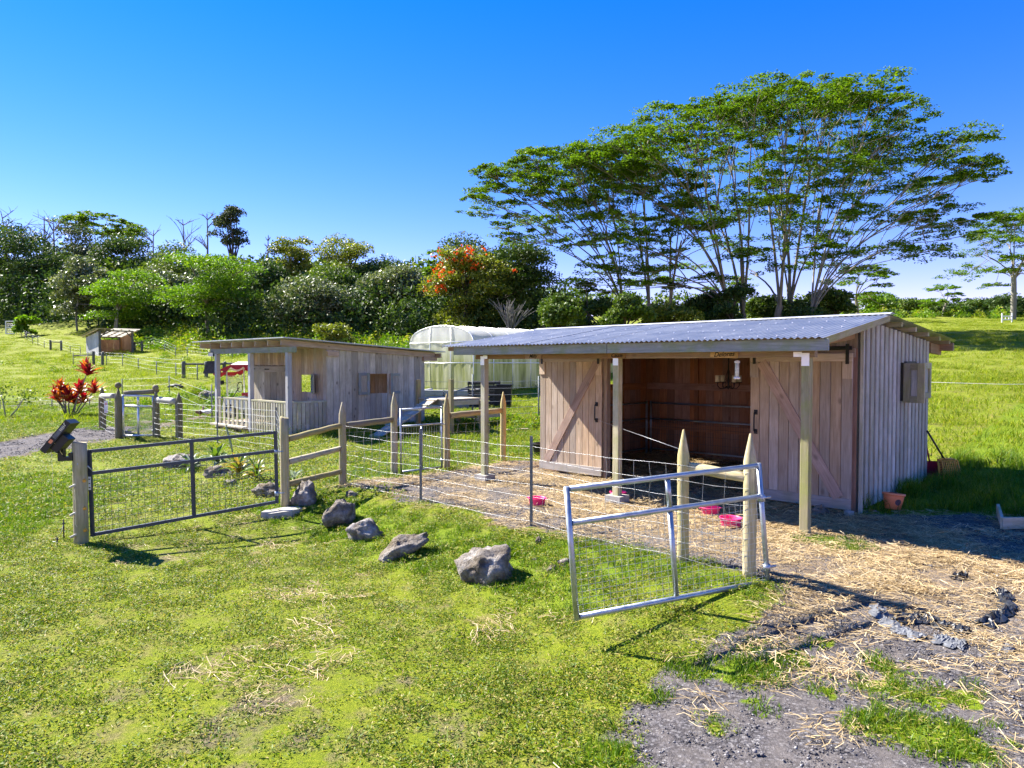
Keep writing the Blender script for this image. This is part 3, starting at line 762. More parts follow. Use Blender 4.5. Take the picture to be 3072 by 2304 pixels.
# ------------------------------------------------------------------ the stable (local x across = B, local y along = A)
X_, Y_, Z_ = V3(1, 0, 0), V3(0, 1, 0), V3(0, 0, 1)
T0, T1, RL, RR = 0.0, 5.6, 6.12, -.27
def zr(x):       # underside of the roof
    return 2.285 + (x + 1.97) * (2.655 - 2.285) / 2.47 if x < .5 else 2.655 - (x - .5) * (.265 / 4.1)
def stable():
    t = thing('stable', 'open fronted wooden stable with blue grey corrugated roof and two sliding barn doors', 'stable', (W0[0], W0[1], 0), ROT)
    # gable wall: boards with proud battens, a window with two shutters
    def gable(y, out, x0, x1, wx0, wx1, wz0, wz1, mb, mt, batt=True):
        n = 17; dx = (x1 - x0) / n
        for k in range(n):
            xa = x0 + k * dx; xc = xa + dx / 2
            sl = (zr(xa + dx) - zr(xa)) / dx if not (xa < .5 < xa + dx) else 0
            zt_ = zr(xc) - .06
            if wx0 < xc < wx1:
                plank(t, 'wall_board', mb, (xc, y, 0), (xc, y, wz0), X_, dx - .002, .022)
                plank(t, 'wall_board', mb, (xc, y, wz1), (xc, y, zt_), X_, dx - .002, .022, slant=sl)
            else:
                plank(t, 'wall_board', mb, (xc, y, 0), (xc, y, zt_), X_, dx - .002, .022, slant=sl)
            if batt:
                yb = y + out * .026
                for xb, wb in ((xc, .125),):
                    if wx0 - .02 < xb < wx1 + .02:
                        plank(t, 'batten', mt, (xb, yb, .02), (xb, yb, wz0 - .01), X_, wb, .032, .008)
                        plank(t, 'batten', mt, (xb, yb, wz1 + .01), (xb, yb, zr(xb) - .09), X_, wb, .032, .008)
                    else:
                        plank(t, 'batten', mt, (xb, yb, .02), (xb, yb, zr(xb) - .09), X_, wb, .032, .008)
    gable(0.0, -1, 0.0, 3.59, 2.02, 2.62, 1.43, 2.0, M_['boarddark'], M_['batten'])
    plank(t, 'corner_trim', M_['batten'], (.0, -.06, 0), (.0, -.06, zr(0) - .09), X_, .05, .045)
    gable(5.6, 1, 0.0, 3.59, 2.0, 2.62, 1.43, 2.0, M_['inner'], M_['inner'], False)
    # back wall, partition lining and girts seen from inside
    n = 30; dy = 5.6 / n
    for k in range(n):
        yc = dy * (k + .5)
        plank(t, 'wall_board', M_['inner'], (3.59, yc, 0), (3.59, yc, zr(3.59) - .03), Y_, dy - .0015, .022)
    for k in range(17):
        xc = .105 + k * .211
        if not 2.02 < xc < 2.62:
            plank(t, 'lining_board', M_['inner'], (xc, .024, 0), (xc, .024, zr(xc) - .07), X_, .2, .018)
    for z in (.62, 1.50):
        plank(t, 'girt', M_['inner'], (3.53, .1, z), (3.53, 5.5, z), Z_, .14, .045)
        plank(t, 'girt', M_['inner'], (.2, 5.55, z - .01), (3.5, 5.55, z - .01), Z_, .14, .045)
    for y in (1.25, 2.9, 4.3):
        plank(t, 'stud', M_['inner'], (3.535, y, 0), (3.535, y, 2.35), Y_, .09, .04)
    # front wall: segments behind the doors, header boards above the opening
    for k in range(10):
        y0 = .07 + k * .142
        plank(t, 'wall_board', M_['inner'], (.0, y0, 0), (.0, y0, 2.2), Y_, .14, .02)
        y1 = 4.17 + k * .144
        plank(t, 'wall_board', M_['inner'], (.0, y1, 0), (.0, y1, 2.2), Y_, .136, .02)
    for k in range(40):
        y0 = .07 + k * .14
        if y0 < 5.6: plank(t, 'header_board', M_['door'], (.0, y0, 2.202), (.0, y0, zr(0) - .08), Y_, .134, .02)
    plank(t, 'header_beam', M_['door'], (-.035, .02, 2.14), (-.035, 5.6, 2.14), Z_, .12, .045)
    for y in (1.40, 4.09):
        plank(t, 'jamb', M_['door'], (-.0, y, 0), (-.0, y, 2.14), Y_, .09, .12)
    plank(t, 'door_track', M_['iron'], (-.075, .05, 2.205), (-.075, 5.62, 2.205), Z_, .05, .016)
    # doors
    def door(y0, y1, rise, name='sliding_door'):
        d = thing(name, None, None); d.parent = t
        d.location = (-.11, y0, .03)
        W, H = y1 - y0, 2.1
        k = 10; dw = W / k
        for q in range(k):
            plank(d, 'plank', M_['door'], (0, dw * (q + .5), .02), (0, dw * (q + .5), H), Y_, dw - .006, .022)
        plank(d, 'top_rail', M_['door'], (-.021, .0, H - .05), (-.021, W, H - .05), Z_, .11, .02)
        plank(d, 'bottom_rail', M_['door_base'], (-.021, .0, .085), (-.021, W, .085), Z_, .15, .02)
        for yy in (.065, W - .065):
            plank(d, 'corner_block', M_['door'], (-.0215, yy, H - .335), (-.0215, yy, H - .108), Y_, .13, .02)
            plank(d, 'hanger_strap', M_['iron'], (-.036, yy, H - .14), (-.036, yy, H + .13), Y_, .045, .008)
        a, b = (.16, W - .17) if rise else (W - .17, .1)
        plank(d, 'brace', M_['door_brace'], (-.0225, a, .165), (-.0225, b, H - .11), V3(0, 1, -1) if rise else V3(0, 1, 1), .15, .022)
        hy = W - .09 if not rise else .09
        return d, W, H
    dl, W, H = door(4.10, 5.52, False, 'sliding_door')
    dl['label'] = 'sliding door with a diagonal brace and a pale bottom rail, half in sun'
    dr, W, H = door(.02, 1.43, True, 'sliding_door')
    dr['label'] = 'sliding door in shade with mossy boards'
    for d, hy in ((dl, .10), (dr, 1.32)):
        m = MB(); m.tube([(-.025, hy, .98), (-.075, hy, .99), (-.08, hy, 1.06), (-.08, hy, 1.18), (-.075, hy, 1.25), (-.025, hy, 1.26)], .011, 8)
        m.box((-.024, hy, .98), (.012, .05, .07)); m.box((-.024, hy, 1.26), (.012, .05, .07))
        m.build('handle', M_['iron'], d)
    # shutters on the gable window
    def shutter(p, rz, w_, h_, name='shutter'):
        s = thing(name, None, None); s.parent = t; s.location = p; s.rotation_euler = (0, 0, rz)
        for k in range(3):
            plank(s, 'board', M_['batten'], (w_ * (k + .5) / 3, 0, 0), (w_ * (k + .5) / 3, 0, h_), X_, w_ / 3 - .005, .025)
        for q in (0.05, w_ - .05):
            plank(s, 'stile', M_['post'], (q, -.026, 0), (q, -.026, h_), X_, .1, .03)
        for q in (.05, h_ - .05):
            plank(s, 'rail', M_['post'], (.1, -.026, q), (w_ - .1, -.026, q), Z_, .1, .03)
    shutter((2.66, -.075, 1.42), 0, .74, .59)
    shutter((1.99, -.06, 1.40), R(-97), .30, .60)
    for a, b, s in (((2.02, -.045, 1.42), (2.02, -.045, 2.01), X_), ((2.63, -.045, 1.42), (2.63, -.045, 2.01), X_)):
        plank(t, 'window_frame', M_['boarddark'], a, b, s, .05, .07)
    for z in (1.425, 2.005):
        plank(t, 'window_frame', M_['boarddark'], (2.045, -.045, z), (2.605, -.045, z), Z_, .05, .07)
    for a, b, s in (((2.0, 5.6, 1.41), (2.0, 5.6, 2.02), X_), ((2.63, 5.6, 1.41), (2.63, 5.6, 2.02), X_)):
        plank(t, 'window_frame', M_['door'], a, b, s, .05, .08)
    # porch posts on footings, beam, fascia
    for k, (y, foot) in enumerate(((.04, 0), (2.70, 1), (5.42, 1))):
        plank(t, 'porch_post', M_['post'], (-1.66, y, .10 if foot else -.05), (-1.66, y, 2.07), Y_, .10, .10, .006)
        if foot:
            MB().box((-1.66, y, .045), (.24, .26, .13)).build('footing', M_['concrete'], t)
        m = MB(); m.box((-1.7145, y, 2.045), (.004, .09, .15)); m.box((-1.7145, y + (.09 if k == 0 else .07 if k == 1 else -.07), 2.105), (.003, .1, .06))
        m.build('corner_bracket', M_['steel_white'], t)
        plank(t, 'side_tie', M_['beam'], (-1.60, y + .0, 2.23), (-.06, y, 2.36), Z_, .08, .04)
    plank(t, 'porch_beam', M_['beam'], (-1.66, -.06, 2.135), (-1.66, 2.69, 2.135), Z_, .13, .09)
    plank(t, 'porch_beam', M_['beam'], (-1.66, 2.70, 2.135), (-1.66, 5.6, 2.135), Z_, .13, .09)
    plank(t, 'fascia', M_['fascia'], (-1.95, -.30, 2.208), (-1.95, 2.665, 2.208), Z_, .135, .035)
    plank(t, 'fascia', M_['fascia'], (-1.95, 2.675, 2.208), (-1.95, 5.86, 2.208), Z_, .135, .035)
    # purlins and rafters under the sheets
    for x in (-1.93, -1.1, -.3, .5, 1.25, 2.0, 2.75, 3.5, 4.2):
        z = zr(x) - .045
        plank(t, 'purlin', M_['post'] if x > 0 else M_['beam'], (x, RR + .06, z), (x, RL - .1, z), X_, .045 if x < 0 else .09, .07)
    for y in (.0, .04 + 1.33, 2.7, 4.05, 5.45):
        plank(t, 'rafter', M_['beam'], (-1.88, y + .02, zr(-1.88) - .12), (.49, y + .02, zr(.49) - .12), Y_, .04, .085)
        plank(t, 'rafter', M_['beam'], (.51, y + .02, zr(.51) - .12), (4.3, y + .02, zr(4.3) - .12), Y_, .04, .085)
    plank(t, 'back_beam', M_['beam'], (4.28, RR + .02, 2.29), (4.28, 5.9, 2.29), Z_, .14, .09)
    plank(t, 'tail_beam', M_['beam'], (3.62, -.02, 2.26), (4.36, -.02, 2.235), Z_, .17, .06)
    # corrugated sheets
    def sheet(y0, y1, x0, x1, mat, dz):
        per = .076; k = max(8, int(round((y1 - y0) / per * 7)))
        ys = np.linspace(y0, y1, k + 1)
        V, f = [], []
        for x in (x0, (x0 + x1) / 2, x1):
            for y in ys:
                V.append((x, y, zr(x) + .012 + dz + .0095 * math.cos(2 * math.pi * y / per)))
        for i in range(2):
            for j in range(k):
                a = i * (k + 1) + j; f.append((a, a + 1, a + k + 2, a + k + 1))
        m = MB(); m.add(V, f, True); m.build('roof_sheet', mat, t)
    ys = np.linspace(RR, RL, 11)
    for k in range(10):
        sheet(ys[k] - (.03 if k else 0), ys[k + 1], -2.05, .5, M_['roof'], .003 * (k % 2))
        sheet(ys[k] - (.03 if k else 0), ys[k + 1], .5, 4.62, M_['roof_under'], .003 * (k % 2))
    m = MB(); c = zr(.5) + .03
    m.add([(.36, RR - .01, c - .022), (.5, RR - .01, c + .008), (.64, RR - .01, c - .01), (.36, RL + .01, c - .022), (.5, RL + .01, c + .008), (.64, RL + .01, c - .01)], [(0, 1, 4, 3), (1, 2, 5, 4)])
    m.build('ridge_cap', M_['ridge'], t)
    plank(t, 'barge_board', M_['post'], (-1.93, RR + .03, zr(-1.93) - .04), (.49, RR + .03, zr(.49) - .04), Y_, .03, .09)
    m = MB()
    for x in np.arange(-1.9, .4, .8):
        for y in np.arange(RR + .114, RL, .228):
            m.box((x, y, zr(x) + .026), (.014, .014, .01))
    tag(m.build('roof_screw', M_['steel_white'], t), kind='stuff')
    return t
stable_o = stable()
SM = Matrix.Translation((W0[0], W0[1], 0)) @ Matrix.Rotation(ROT, 4, 'Z')
def S(x, y, z=0.0):
    """a point of the stable's own frame, in the world"""
    return SM @ V3(x, y, z)
def sthing(name, label, cat, x, y, z, group=None, rz=0.0):
    return thing(name, label, cat, S(x, y, z), ROT + rz, group)

# name boards hung on the porch beam
for txt, y, wd, lab in (('Delores', 1.05, .37, 'wooden name board lettered Delores, hung aslant on the porch beam'), ('Cassie', 2.68, .30, 'wooden name board lettered Cassie above the middle porch post'),
                    ('Milly', 4.27, .34, 'shaded name board lettered Milly near the far end of the porch beam')):
    t = sthing('name_board', lab, 'sign', -1.712, y, 2.11, 'name boards on the porch beam')
    tilt = -.05 if txt == 'Delores' else 0
    plank(t, 'board', M_['sign'] if txt == 'Delores' else M_['beam'], (0, -wd / 2, tilt * wd / 2), (0, wd / 2, -tilt * wd / 2), Z_, .08, .012)
    cu = bpy.data.curves.new('lettering', 'FONT'); cu.body = txt; cu.size = .085 if txt != 'Cassie' else .075; cu.shear = .35; cu.align_x = 'CENTER'; cu.align_y = 'CENTER'; cu.extrude = .001
    cu.offset = .0006
    cu.materials.append(M_['ink'])
    tmp = bpy.data.objects.new('lettering_curve', cu); COL.objects.link(tmp)
    bpy.context.view_layer.update()
    lm = bpy.data.meshes.new_from_object(tmp.evaluated_get(bpy.context.evaluated_depsgraph_get()))
    bpy.data.objects.remove(tmp)
    o = link('lettering', lm, M_['ink'], t)
    o.rotation_euler = (R(90), tilt, R(-90)); o.location = (-.0085, 0, 0.002)

# bird feeder
t = sthing('bird_feeder', 'clear tube bird feeder hanging under the porch beam', 'bird feeder', -1.60, .93, 1.80)
MB().lathe([(.001, .03), (.026, .03), (.026, .21), (.001, .21)], 14).build('seed_tube', M_['seed'], t)
MB().lathe([(.001, 0), (.038, 0), (.042, .025), (.03, .03), (.001, .03)], 16).build('tray', M_['white'], t)
MB().lathe([(.034, .205), (.036, .225), (.012, .24), (.001, .24)], 16).build('cap', M_['white'], t)
MB().tube([(0, 0, .24), (0, 0, .30)], .004, 6).build('hook', M_['iron'], t)
# chandelier
t = sthing('chandelier', 'black iron chandelier with four cream candles hanging inside the stable', 'chandelier', 1.8, 2.72, 1.5)
m = MB(); m.tube([(0, 0, .05), (0, 0, .42), (0, 0, .95)], [.014, .012, .003], 8); m.lathe([(.001, .03), (.03, .06), (.012, .1), (.022, .2), (.01, .28)], 12); m.build('stem', M_['iron'], t)
for k in range(4):
    a = k * math.pi / 2 + .95; c, s = math.cos(a), math.sin(a)
    pts = [(c * r_, s * r_, z) for r_, z in ((.015, .10), (.08, .055), (.16, .05), (.21, .10), (.21, .155))]
    b = MB(); b.tube(pts, .008, 6); b.lathe([(.001, .15), (.05, .155), (.055, .165), (.001, .165)], 12, (c * .21, s * .21, 0)); arm = b.build('arm', M_['iron'], t)
    MB().lathe([(.001, .166), (.043, .166), (.043, .285), (.001, .285)], 14, (c * .21, s * .21, 0)).build('candle', M_['candle'], t)
m = MB()
for k in range(4):
    a = k * math.pi / 2 + .95; m.tube([(math.cos(a) * .12, math.sin(a) * .12, .07), (0, 0, .42)], .004, 5)
m.build('chain', M_['iron'], t)
# halters on pegs
for y, mat, lab, L in ((1.62, 'halterdark', 'dark halter and lead rope hanging on the back wall of the stable', .62), (1.28, 'halterpink', 'pink halter hanging nearest the door on the back wall', .48), (1.78, 'halterpink', 'pink halter half hidden behind the dark one', .42)):
    t = sthing('halter', lab, 'halter', 3.42, y, 1.5, 'halters on pegs inside the stable')
    m = MB(); r2 = random.Random(int(y * 100))
    for k in range(5):
        w0 = r2.uniform(.02, .09); dl_ = L * r2.uniform(.45, 1)
        pts = [(-.01 - .01 * k, math.sin(q) * w0 * (1 if q < 3.2 else 1), .02 - dl_ * (1 - math.cos(q)) / 2) for q in np.linspace(0, 6.2, 14)]
        m.tube(pts, .011, 5, False)
    m.tube([(-.05, .03, 0), (-.05, .045, -.3), (-.05, .03, -L)], .01, 5)
    m.build('webbing', M_[mat], t)
    MB().tube([(.1, 0, .02), (-.07, 0, .03)], .01, 6).build('peg', M_['iron'], t)
# corral panels inside
def pipe_panel(p0, p1, lab):
    a, b = S(*p0), S(*p1); d = (b - a).length
    t = thing('corral_panel', lab, 'corral panel', a, math.atan2(b.y - a.y, b.x - a.x), 'pipe panels inside the stable')
    for x in (0, d): MB().tube([(x, 0, .0), (x, 0, 1.17)], .024, 8).build('upright', M_['steel'], t)
    for z in (.12, .78, 1.13): MB().tube([(.02, 0, z), (d - .02, 0, z)], .02, 8).build('rail', M_['steel'], t)
    m = MB()
    for x in np.arange(.06, d, .055): m.tube([(x, 0, .12), (x, 0, .78)], .0028, 4, False)
    for z in (.3, .46, .62): m.tube([(0, 0, z), (d, 0, z)], .0028, 4, False)
    tag(m.build('mesh', M_['wire_dark'], t), kind='stuff')
pipe_panel((3.38, 5.32), (3.38, 1.95), 'pipe panel with wire mesh along the back wall of the stable')
pipe_panel((3.3, 5.38), (.7, 5.42), 'pipe panel with wire mesh along the end wall under the small window')
# ------------------------------------------------------------------ garden shed with a porch
SP = V3(-5.77, 18.0, .14)
SHM = Matrix.Translation(SP) @ Matrix.Rotation(ROT, 4, 'Z')
def shed():
    t = thing('shed', 'small grey board shed with a railed porch and low pitched roof, left of the stable', 'shed', SP, ROT)
    t['label'] = 'small grey board shed with a railed porch and a gently sloping roof'
    ZF = .12
    def zq(x): return 2.50 - (x + .3) * .30 / 5.3
    xf, xe, yl = 1.11, 4.5, 4.24
    # side wall facing the yard
    n = 17; dx = (xe - xf) / n
    for k in range(n):
        xc = xf + dx * (k + .5); w_ = dx - .007
        if 2.42 < xc < 3.2:
            plank(t, 'wall_board', M_['shed'], (xc, 0, -.15), (xc, 0, 1.0), X_, w_, .022)
            plank(t, 'wall_board', M_['shed'], (xc, 0, 1.56), (xc, 0, zq(xc) - .08), X_, w_, .022)
        else:
            plank(t, 'wall_board', M_['shed'], (xc, 0, -.15), (xc, 0, zq(xc) - .08), X_, w_, .022)
    # porch wall with a door way and a window
    n = 26; dy = yl / n
    for k in range(n):
        yc = dy * (k + .5); w_ = dy - .008
        if .71 < yc < 1.30: spans = ((-.1, 1.06), (1.54, 2.34))
        elif 1.98 < yc < 4.06: spans = ((1.80, 2.34),)
        else: spans = ((-.1, 2.34),)
        for a, b in spans: plank(t, 'wall_board', M_['shed_warm'], (xf, yc, a), (xf, yc, b), Y_, w_, .022)
    # far walls, floor
    for k in range(16):
        xc = xf + (k + .5) * (xe - xf) / 16
        if 2.3 < xc < 3.6:
            plank(t, 'wall_board', M_['shed_warm'], (xc, yl, -.1), (xc, yl, .80), X_, .2, .022); plank(t, 'wall_board', M_['shed_warm'], (xc, yl, 1.75), (xc, yl, zq(xc) - .08), X_, .2, .022)
        else: plank(t, 'wall_board', M_['shed_warm'], (xc, yl, -.1), (xc, yl, zq(xc) - .08), X_, .2, .022)
    for k in range(20):
        yc = (k + .5) * yl / 20
        plank(t, 'wall_board', M_['shed_warm'], (xe, yc, -.1), (xe, yc, zq(xe) - .08), Y_, yl / 20 - .006, .022)
    for k in range(9):
        plank(t, 'floor_board', M_['shed_warm'], (.06 + k * .13, .05, ZF), (.06 + k * .13, yl, ZF), X_, .125, .03)
    MB().box(((xf + xe) / 2, yl / 2, .1), (xe - xf - .1, yl - .1, .05)).build('floor', M_['shed_warm'], t)
    # posts, beam, rafters, roof
    for y in (.0, 2.08, 4.22):
        plank(t, 'porch_post', M_['panelgrey'], (0, y, -.2), (0, y, 2.14), Y_, .13, .12, .006)
    plank(t, 'porch_beam', M_['fascia'], (0, -.32, 2.215), (0, 4.6, 2.215), Z_, .15, .11)
    for y in np.linspace(-.06, 4.85, 8):
        plank(t, 'rafter', M_['shed_warm'], (-.24, y, zq(-.24) - .10), (4.85, y, zq(4.85) - .10), Z_, .15, .045)
    plank(t, 'tie_end', M_['shed_warm'], (xf - .02, -.06, 2.12), (xf + .33, -.06, 2.11), Z_, .13, .09)
    plank(t, 'tie_end', M_['shed_warm'], (xe - .1, -.06, 2.0), (xe + .42, -.06, 2.0), Z_, .13, .09)
    plank(t, 'eave_beam', M_['shed_warm'], (4.9, -.3, zq(4.9) - .11), (4.9, 5.1, zq(4.9) - .11), Z_, .14, .05)
    ys = np.linspace(-.38, 5.22, 8)
    for k in range(7):
        m = MB(); per = .2; kk = 28; yy = np.linspace(ys[k], ys[k + 1], kk + 1); V = []; f = []
        for x in (-.34, 5.02):
            for j, y in enumerate(yy): V.append((x, y, zq(x) + .012 + (.012 if j % 4 == 0 else 0) + .002 * (k % 2)))
        for x in (-.34, 5.02):
            for j, y in enumerate(yy): V.append((x, y, zq(x) - .004))
        for j in range(kk): f += [(j, j + 1, kk + 2 + j, kk + 1 + j), (2 * kk + 2 + j, 3 * kk + 3 + j, 3 * kk + 4 + j, 2 * kk + 3 + j), (j, 2 * kk + 2 + j, 2 * kk + 3 + j, j + 1)]
        f += [(0, kk + 1, 3 * kk + 3, 2 * kk + 2), (kk, 3 * kk + 2, 4 * kk + 3, 2 * kk + 1)]
        m.add(V, f); m.build('roof_sheet', M_['roof_under'], t)
    # doors: a shut leaf, a gap, an open leaf
    def leaf_door(p, rz, w_, h_):
        d = thing('door', None, None); d.parent = t; d.location = p; d.rotation_euler = (0, 0, rz)
        k = max(3, int(w_ / .16))
        for q in range(k): plank(d, 'board', M_['shed'], (0, w_ * (q + .5) / k, 0), (0, w_ * (q + .5) / k, h_), Y_, w_ / k - .005, .024)
        for z in (.32, h_ - .09): plank(d, 'ledge', M_['door_base'], (-.024, .02, z), (-.024, w_ - .02, z), Z_, .16, .024)
        m = MB()
        for z in (.32, h_ - .09): m.box((-.04, w_ - .08, z), (.012, .13, .03)); m.box((-.04, .06, z), (.012, .04, .09))
        m.build('hinge', M_['iron'], d)
    leaf_door((xf - .05, 3.16, .2), 0, .88, 1.58)
    leaf_door((xf - .03, 2.0, .2), R(52), .66, 1.58)
    # window trims and shutters
    def shut(p, rz, w_, h_):
        s = thing('shutter', None, None); s.parent = t; s.location = p; s.rotation_euler = (0, 0, rz)
        MB().box((w_ / 2, 0, h_ / 2), (w_ - .01, .02, h_ - .01)).build('panel', M_['shed'], s)
        for q in (.04, w_ - .04): plank(s, 'stile', M_['fascia'], (q, -.022, 0), (q, -.022, h_), X_, .08, .024)
        for q in (.04, h_ - .04): plank(s, 'rail', M_['fascia'], (.08, -.022, q), (w_ - .08, -.022, q), Z_, .08, .024)
    shut((2.1, -.03, .97), R(-10), .34, .62)
    shut((3.2, -.03, .97), R(8), .52, .60)
    shut((xf - .03, .70, 1.04), R(-112), .36, .52)
    for x in (2.41, 3.19): plank(t, 'window_frame', M_['shed_warm'], (x, -.015, 1.0), (x, -.015, 1.56), X_, .03, .06)
    # railings
    def rail(p0, p1, n, w_, top=.84, bot=-.2):
        p0, p1 = V3(*p0), V3(*p1)
        plank(t, 'hand_rail', M_['slat'], p0 + Z_ * top, p1 + Z_ * top, Z_, .05, .10)
        plank(t, 'bottom_rail', M_['slat'], p0 + Z_ * .12, p1 + Z_ * .12, Z_, .08, .04)
        o = (p1 - p0).normalized().cross(Z_) * .034
        for k in range(n):
            p = p0 + (p1 - p0) * ((k + .5) / n) + o
            plank(t, 'slat', M_['slat'], p + Z_ * bot, p + Z_ * (top - .03), p1 - p0, w_, .022)
    rail((0, 2.0, 0), (0, .08, 0), 14, .085)
    rail((0, 4.14, 0), (0, 2.16, 0), 7, .13, .84, .10)
    rail((.08, 0, 0), (1.08, 0, 0), 8, .10)
    plank(t, 'step', M_['deck'], (-.12, 2.2, .06), (-.12, 4.3, .06), X_, .2, .05)
    plank(t, 'skirt', M_['shed_warm'], (-.03, 2.2, -.04), (-.03, 4.2, -.04), Z_, .2, .03)
    return t
shed()
# things on the porch corner post
p = SHM @ V3(-.02, 4.48, 2.06)
t = thing('flood_light', 'small black flood light on the porch corner of the shed', 'flood light', p, ROT + .6)
MB().box((-.06, 0, .08), (.10, .16, .13)).build('housing', M_['black'], t); MB().box((-.115, 0, .07), (.012, .14, .10)).build('lens', M_['white'], t); MB().box((.02, 0, .1), (.08, .04, .04)).build('bracket', M_['black'], t)
p = SHM @ V3(-.02, 4.56, 1.55)
t = thing('hanging_bell', 'dark trapezoid metal bell hanging at the outer porch post of the shed', 'bell', p, ROT + .8)
m = MB(); m.add([(-.2, -.2, 0), (.2, -.2, 0), (.2, .2, 0), (-.2, .2, 0), (-.1, -.1, .38), (.1, -.1, .38), (.1, .1, .38), (-.1, .1, .38)], [(0, 1, 5, 4), (1, 2, 6, 5), (2, 3, 7, 6), (3, 0, 4, 7), (4, 5, 6, 7)])
m.build('shade', M_['pallet'], t); MB().tube([(0, 0, .38), (0, 0, .56)], .012, 6).build('hanger', M_['iron'], t)

# ------------------------------------------------------------------ greenhouse
def greenhouse():
    gp = V3(-1.8, 32.5, z1(-1.8, 32.5))
    t = thing('greenhouse', 'long arched greenhouse of cloudy plastic film with algae stains, behind the stable', 'greenhouse', gp, ROT)
    W, L, zs, za = 4.7, 12.0, 2.55, 3.30
    prof = [(0, -.3), (0, 1.2), (0, zs)] + [(W / 2 - W / 2 * math.cos(a), zs + (za - zs) * math.sin(a)) for a in np.linspace(.16, math.pi - .16, 13)] + [(W, zs), (W, 1.2), (W, -.3)]
    nb = 9
    for b in range(nb):
        V, f = [], []
        xs = np.linspace(L * b / nb, L * (b + 1) / nb, 5); k = len(prof)
        for i, x in enumerate(xs):
            sag = .07 * math.sin(math.pi * i / 4)
            for y, z in prof:
                V.append((x, y + (sag * .5 if y < W / 2 else -sag * .5) * (z < zs + .2), z - (sag if z > zs else 0)))
        for i in range(4):
            for j in range(k - 1): f.append((i * k + j, i * k + j + 1, (i + 1) * k + j + 1, (i + 1) * k + j))
        MB().add(V, f, True).build('film_panel', M_['film'], t)
    m = MB(); k = 22
    V = [(0, W * j / k, -.3) for j in range(k + 1)]
    def top(y):
        c = 1 - 2 * y / W; return zs + (za - zs) * math.sqrt(max(0, 1 - c * c))
    V += [(.04 * math.sin(j * 2.1) - .01, W * j / k, 1.45) for j in range(k + 1)] + [(.03 * math.sin(j * 1.3), W * j / k, zs - .1) for j in range(k + 1)] + [(0, W * j / k, top(W * j / k) - .02) for j in range(k + 1)]
    f = [(r_ * (k + 1) + j, r_ * (k + 1) + j + 1, (r_ + 1) * (k + 1) + j + 1, (r_ + 1) * (k + 1) + j) for r_ in range(3) for j in range(k)]
    m.add(V, f, True); m.build('end_film', M_['film'], t)
    for b in range(nb + 1):
        x = L * b / nb
        MB().tube([(x, y + (.03 if y < W / 2 else -.03) * 0, z + .02) for y, z in prof], .022, 6).build('hoop', M_['steel_white'], t)
    for z in (1.5, zs - .05):
        MB().tube([(-.03, 0, z), (-.03, W, z)], .026, 6).build('end_rail', M_['steel_white'], t)
        MB().tube([(0, -.04, z), (L, -.04, z)], .026, 6).build('side_rail', M_['steel_white'], t)
    for y in (W * .33, W * .66): MB().tube([(-.03, y, 0), (-.03, y, top(y))], .018, 6).build('end_stud', M_['steel_white'], t)
greenhouse()

# ------------------------------------------------------------------ far shelter on the hill
def shelter():
    b = G(300, 1067)
    t = thing('field_shelter', 'small open field shelter with a see-through roof panel, far off on the hillside', 'shelter', b, ROT)
    L, D, H = 2.6, 3.5, 2.18      # local x = front run, y = back run
    def zh(y): return H + .12 - (y) * .12
    for x, y in ((0, 0), (L, 0), (0, D), (L, D)):
        plank(t, 'post', M_['darkpost'], (x, y, -.3), (x, y, zh(y) - .12), X_, .16, .16)
    plank(t, 'front_beam', M_['darkpost'], (-.1, 0, H), (L + .1, 0, H), Z_, .14, .1)
    plank(t, 'back_beam', M_['darkpost'], (-.1, D, H - .45), (L + .1, D, H - .45), Z_, .14, .1)
    for x in (.1, L - .1):
        s = 1 if x < 1 else -1
        plank(t, 'knee_brace', M_['darkpost'], (x, -.02, H - .5), (x + s * .42, -.02, H - .06), X_, .08, .06)
    for k in range(6):
        y = D * (k + .5) / 6; w_ = D / 6 - .01
        plank(t, 'side_board', M_['panelgrey'], (-.09, y, -.1), (-.09, y, zh(y) - .2), Y_, w_, .03)
        plank(t, 'side_board', M_['panelbrown'], (L + .09, y, .3), (L + .09, y, zh(y) - .2), Y_, w_, .03)
    for k in range(5):
        x = L * (k + .5) / 5
        plank(t, 'back_board', M_['panelbrown'], (x, D - .1, .1), (x, D - .1, 1.5), X_, L / 5 - .01, .03)
    plank(t, 'kick_board', M_['panelbrown'], (0, D - .14, .35), (L, D - .14, .35), Z_, .12, .04)
    for k, x in enumerate(np.linspace(-.3, L + .3, 6)):
        plank(t, 'rafter', M_['deck'], (x, -.45, zh(-.45) - .1), (x, D + .5, zh(D + .5) - .1), X_, .05, .09)
    for y in np.linspace(-.4, D + .45, 6):
        plank(t, 'batten', M_['deck'], (-.45, y, zh(y) - .035), (L + .45, y, zh(y) - .035), Y_, .06, .04)
    for k in range(5):
        x0 = -.5 + k * (L + 1) / 5; x1 = x0 + (L + 1) / 5 + .02
        m = MB(); m.add([(x0, -.55, zh(-.55) + .01), (x1, -.55, zh(-.55) + .01), (x1, D + .6, zh(D + .6) + .01), (x0, D + .6, zh(D + .6) + .01)], [(0, 1, 2, 3)])
        m.build('roof_sheet', M_['roof_under'] if k < 2 else M_['clear'], t)
shelter()

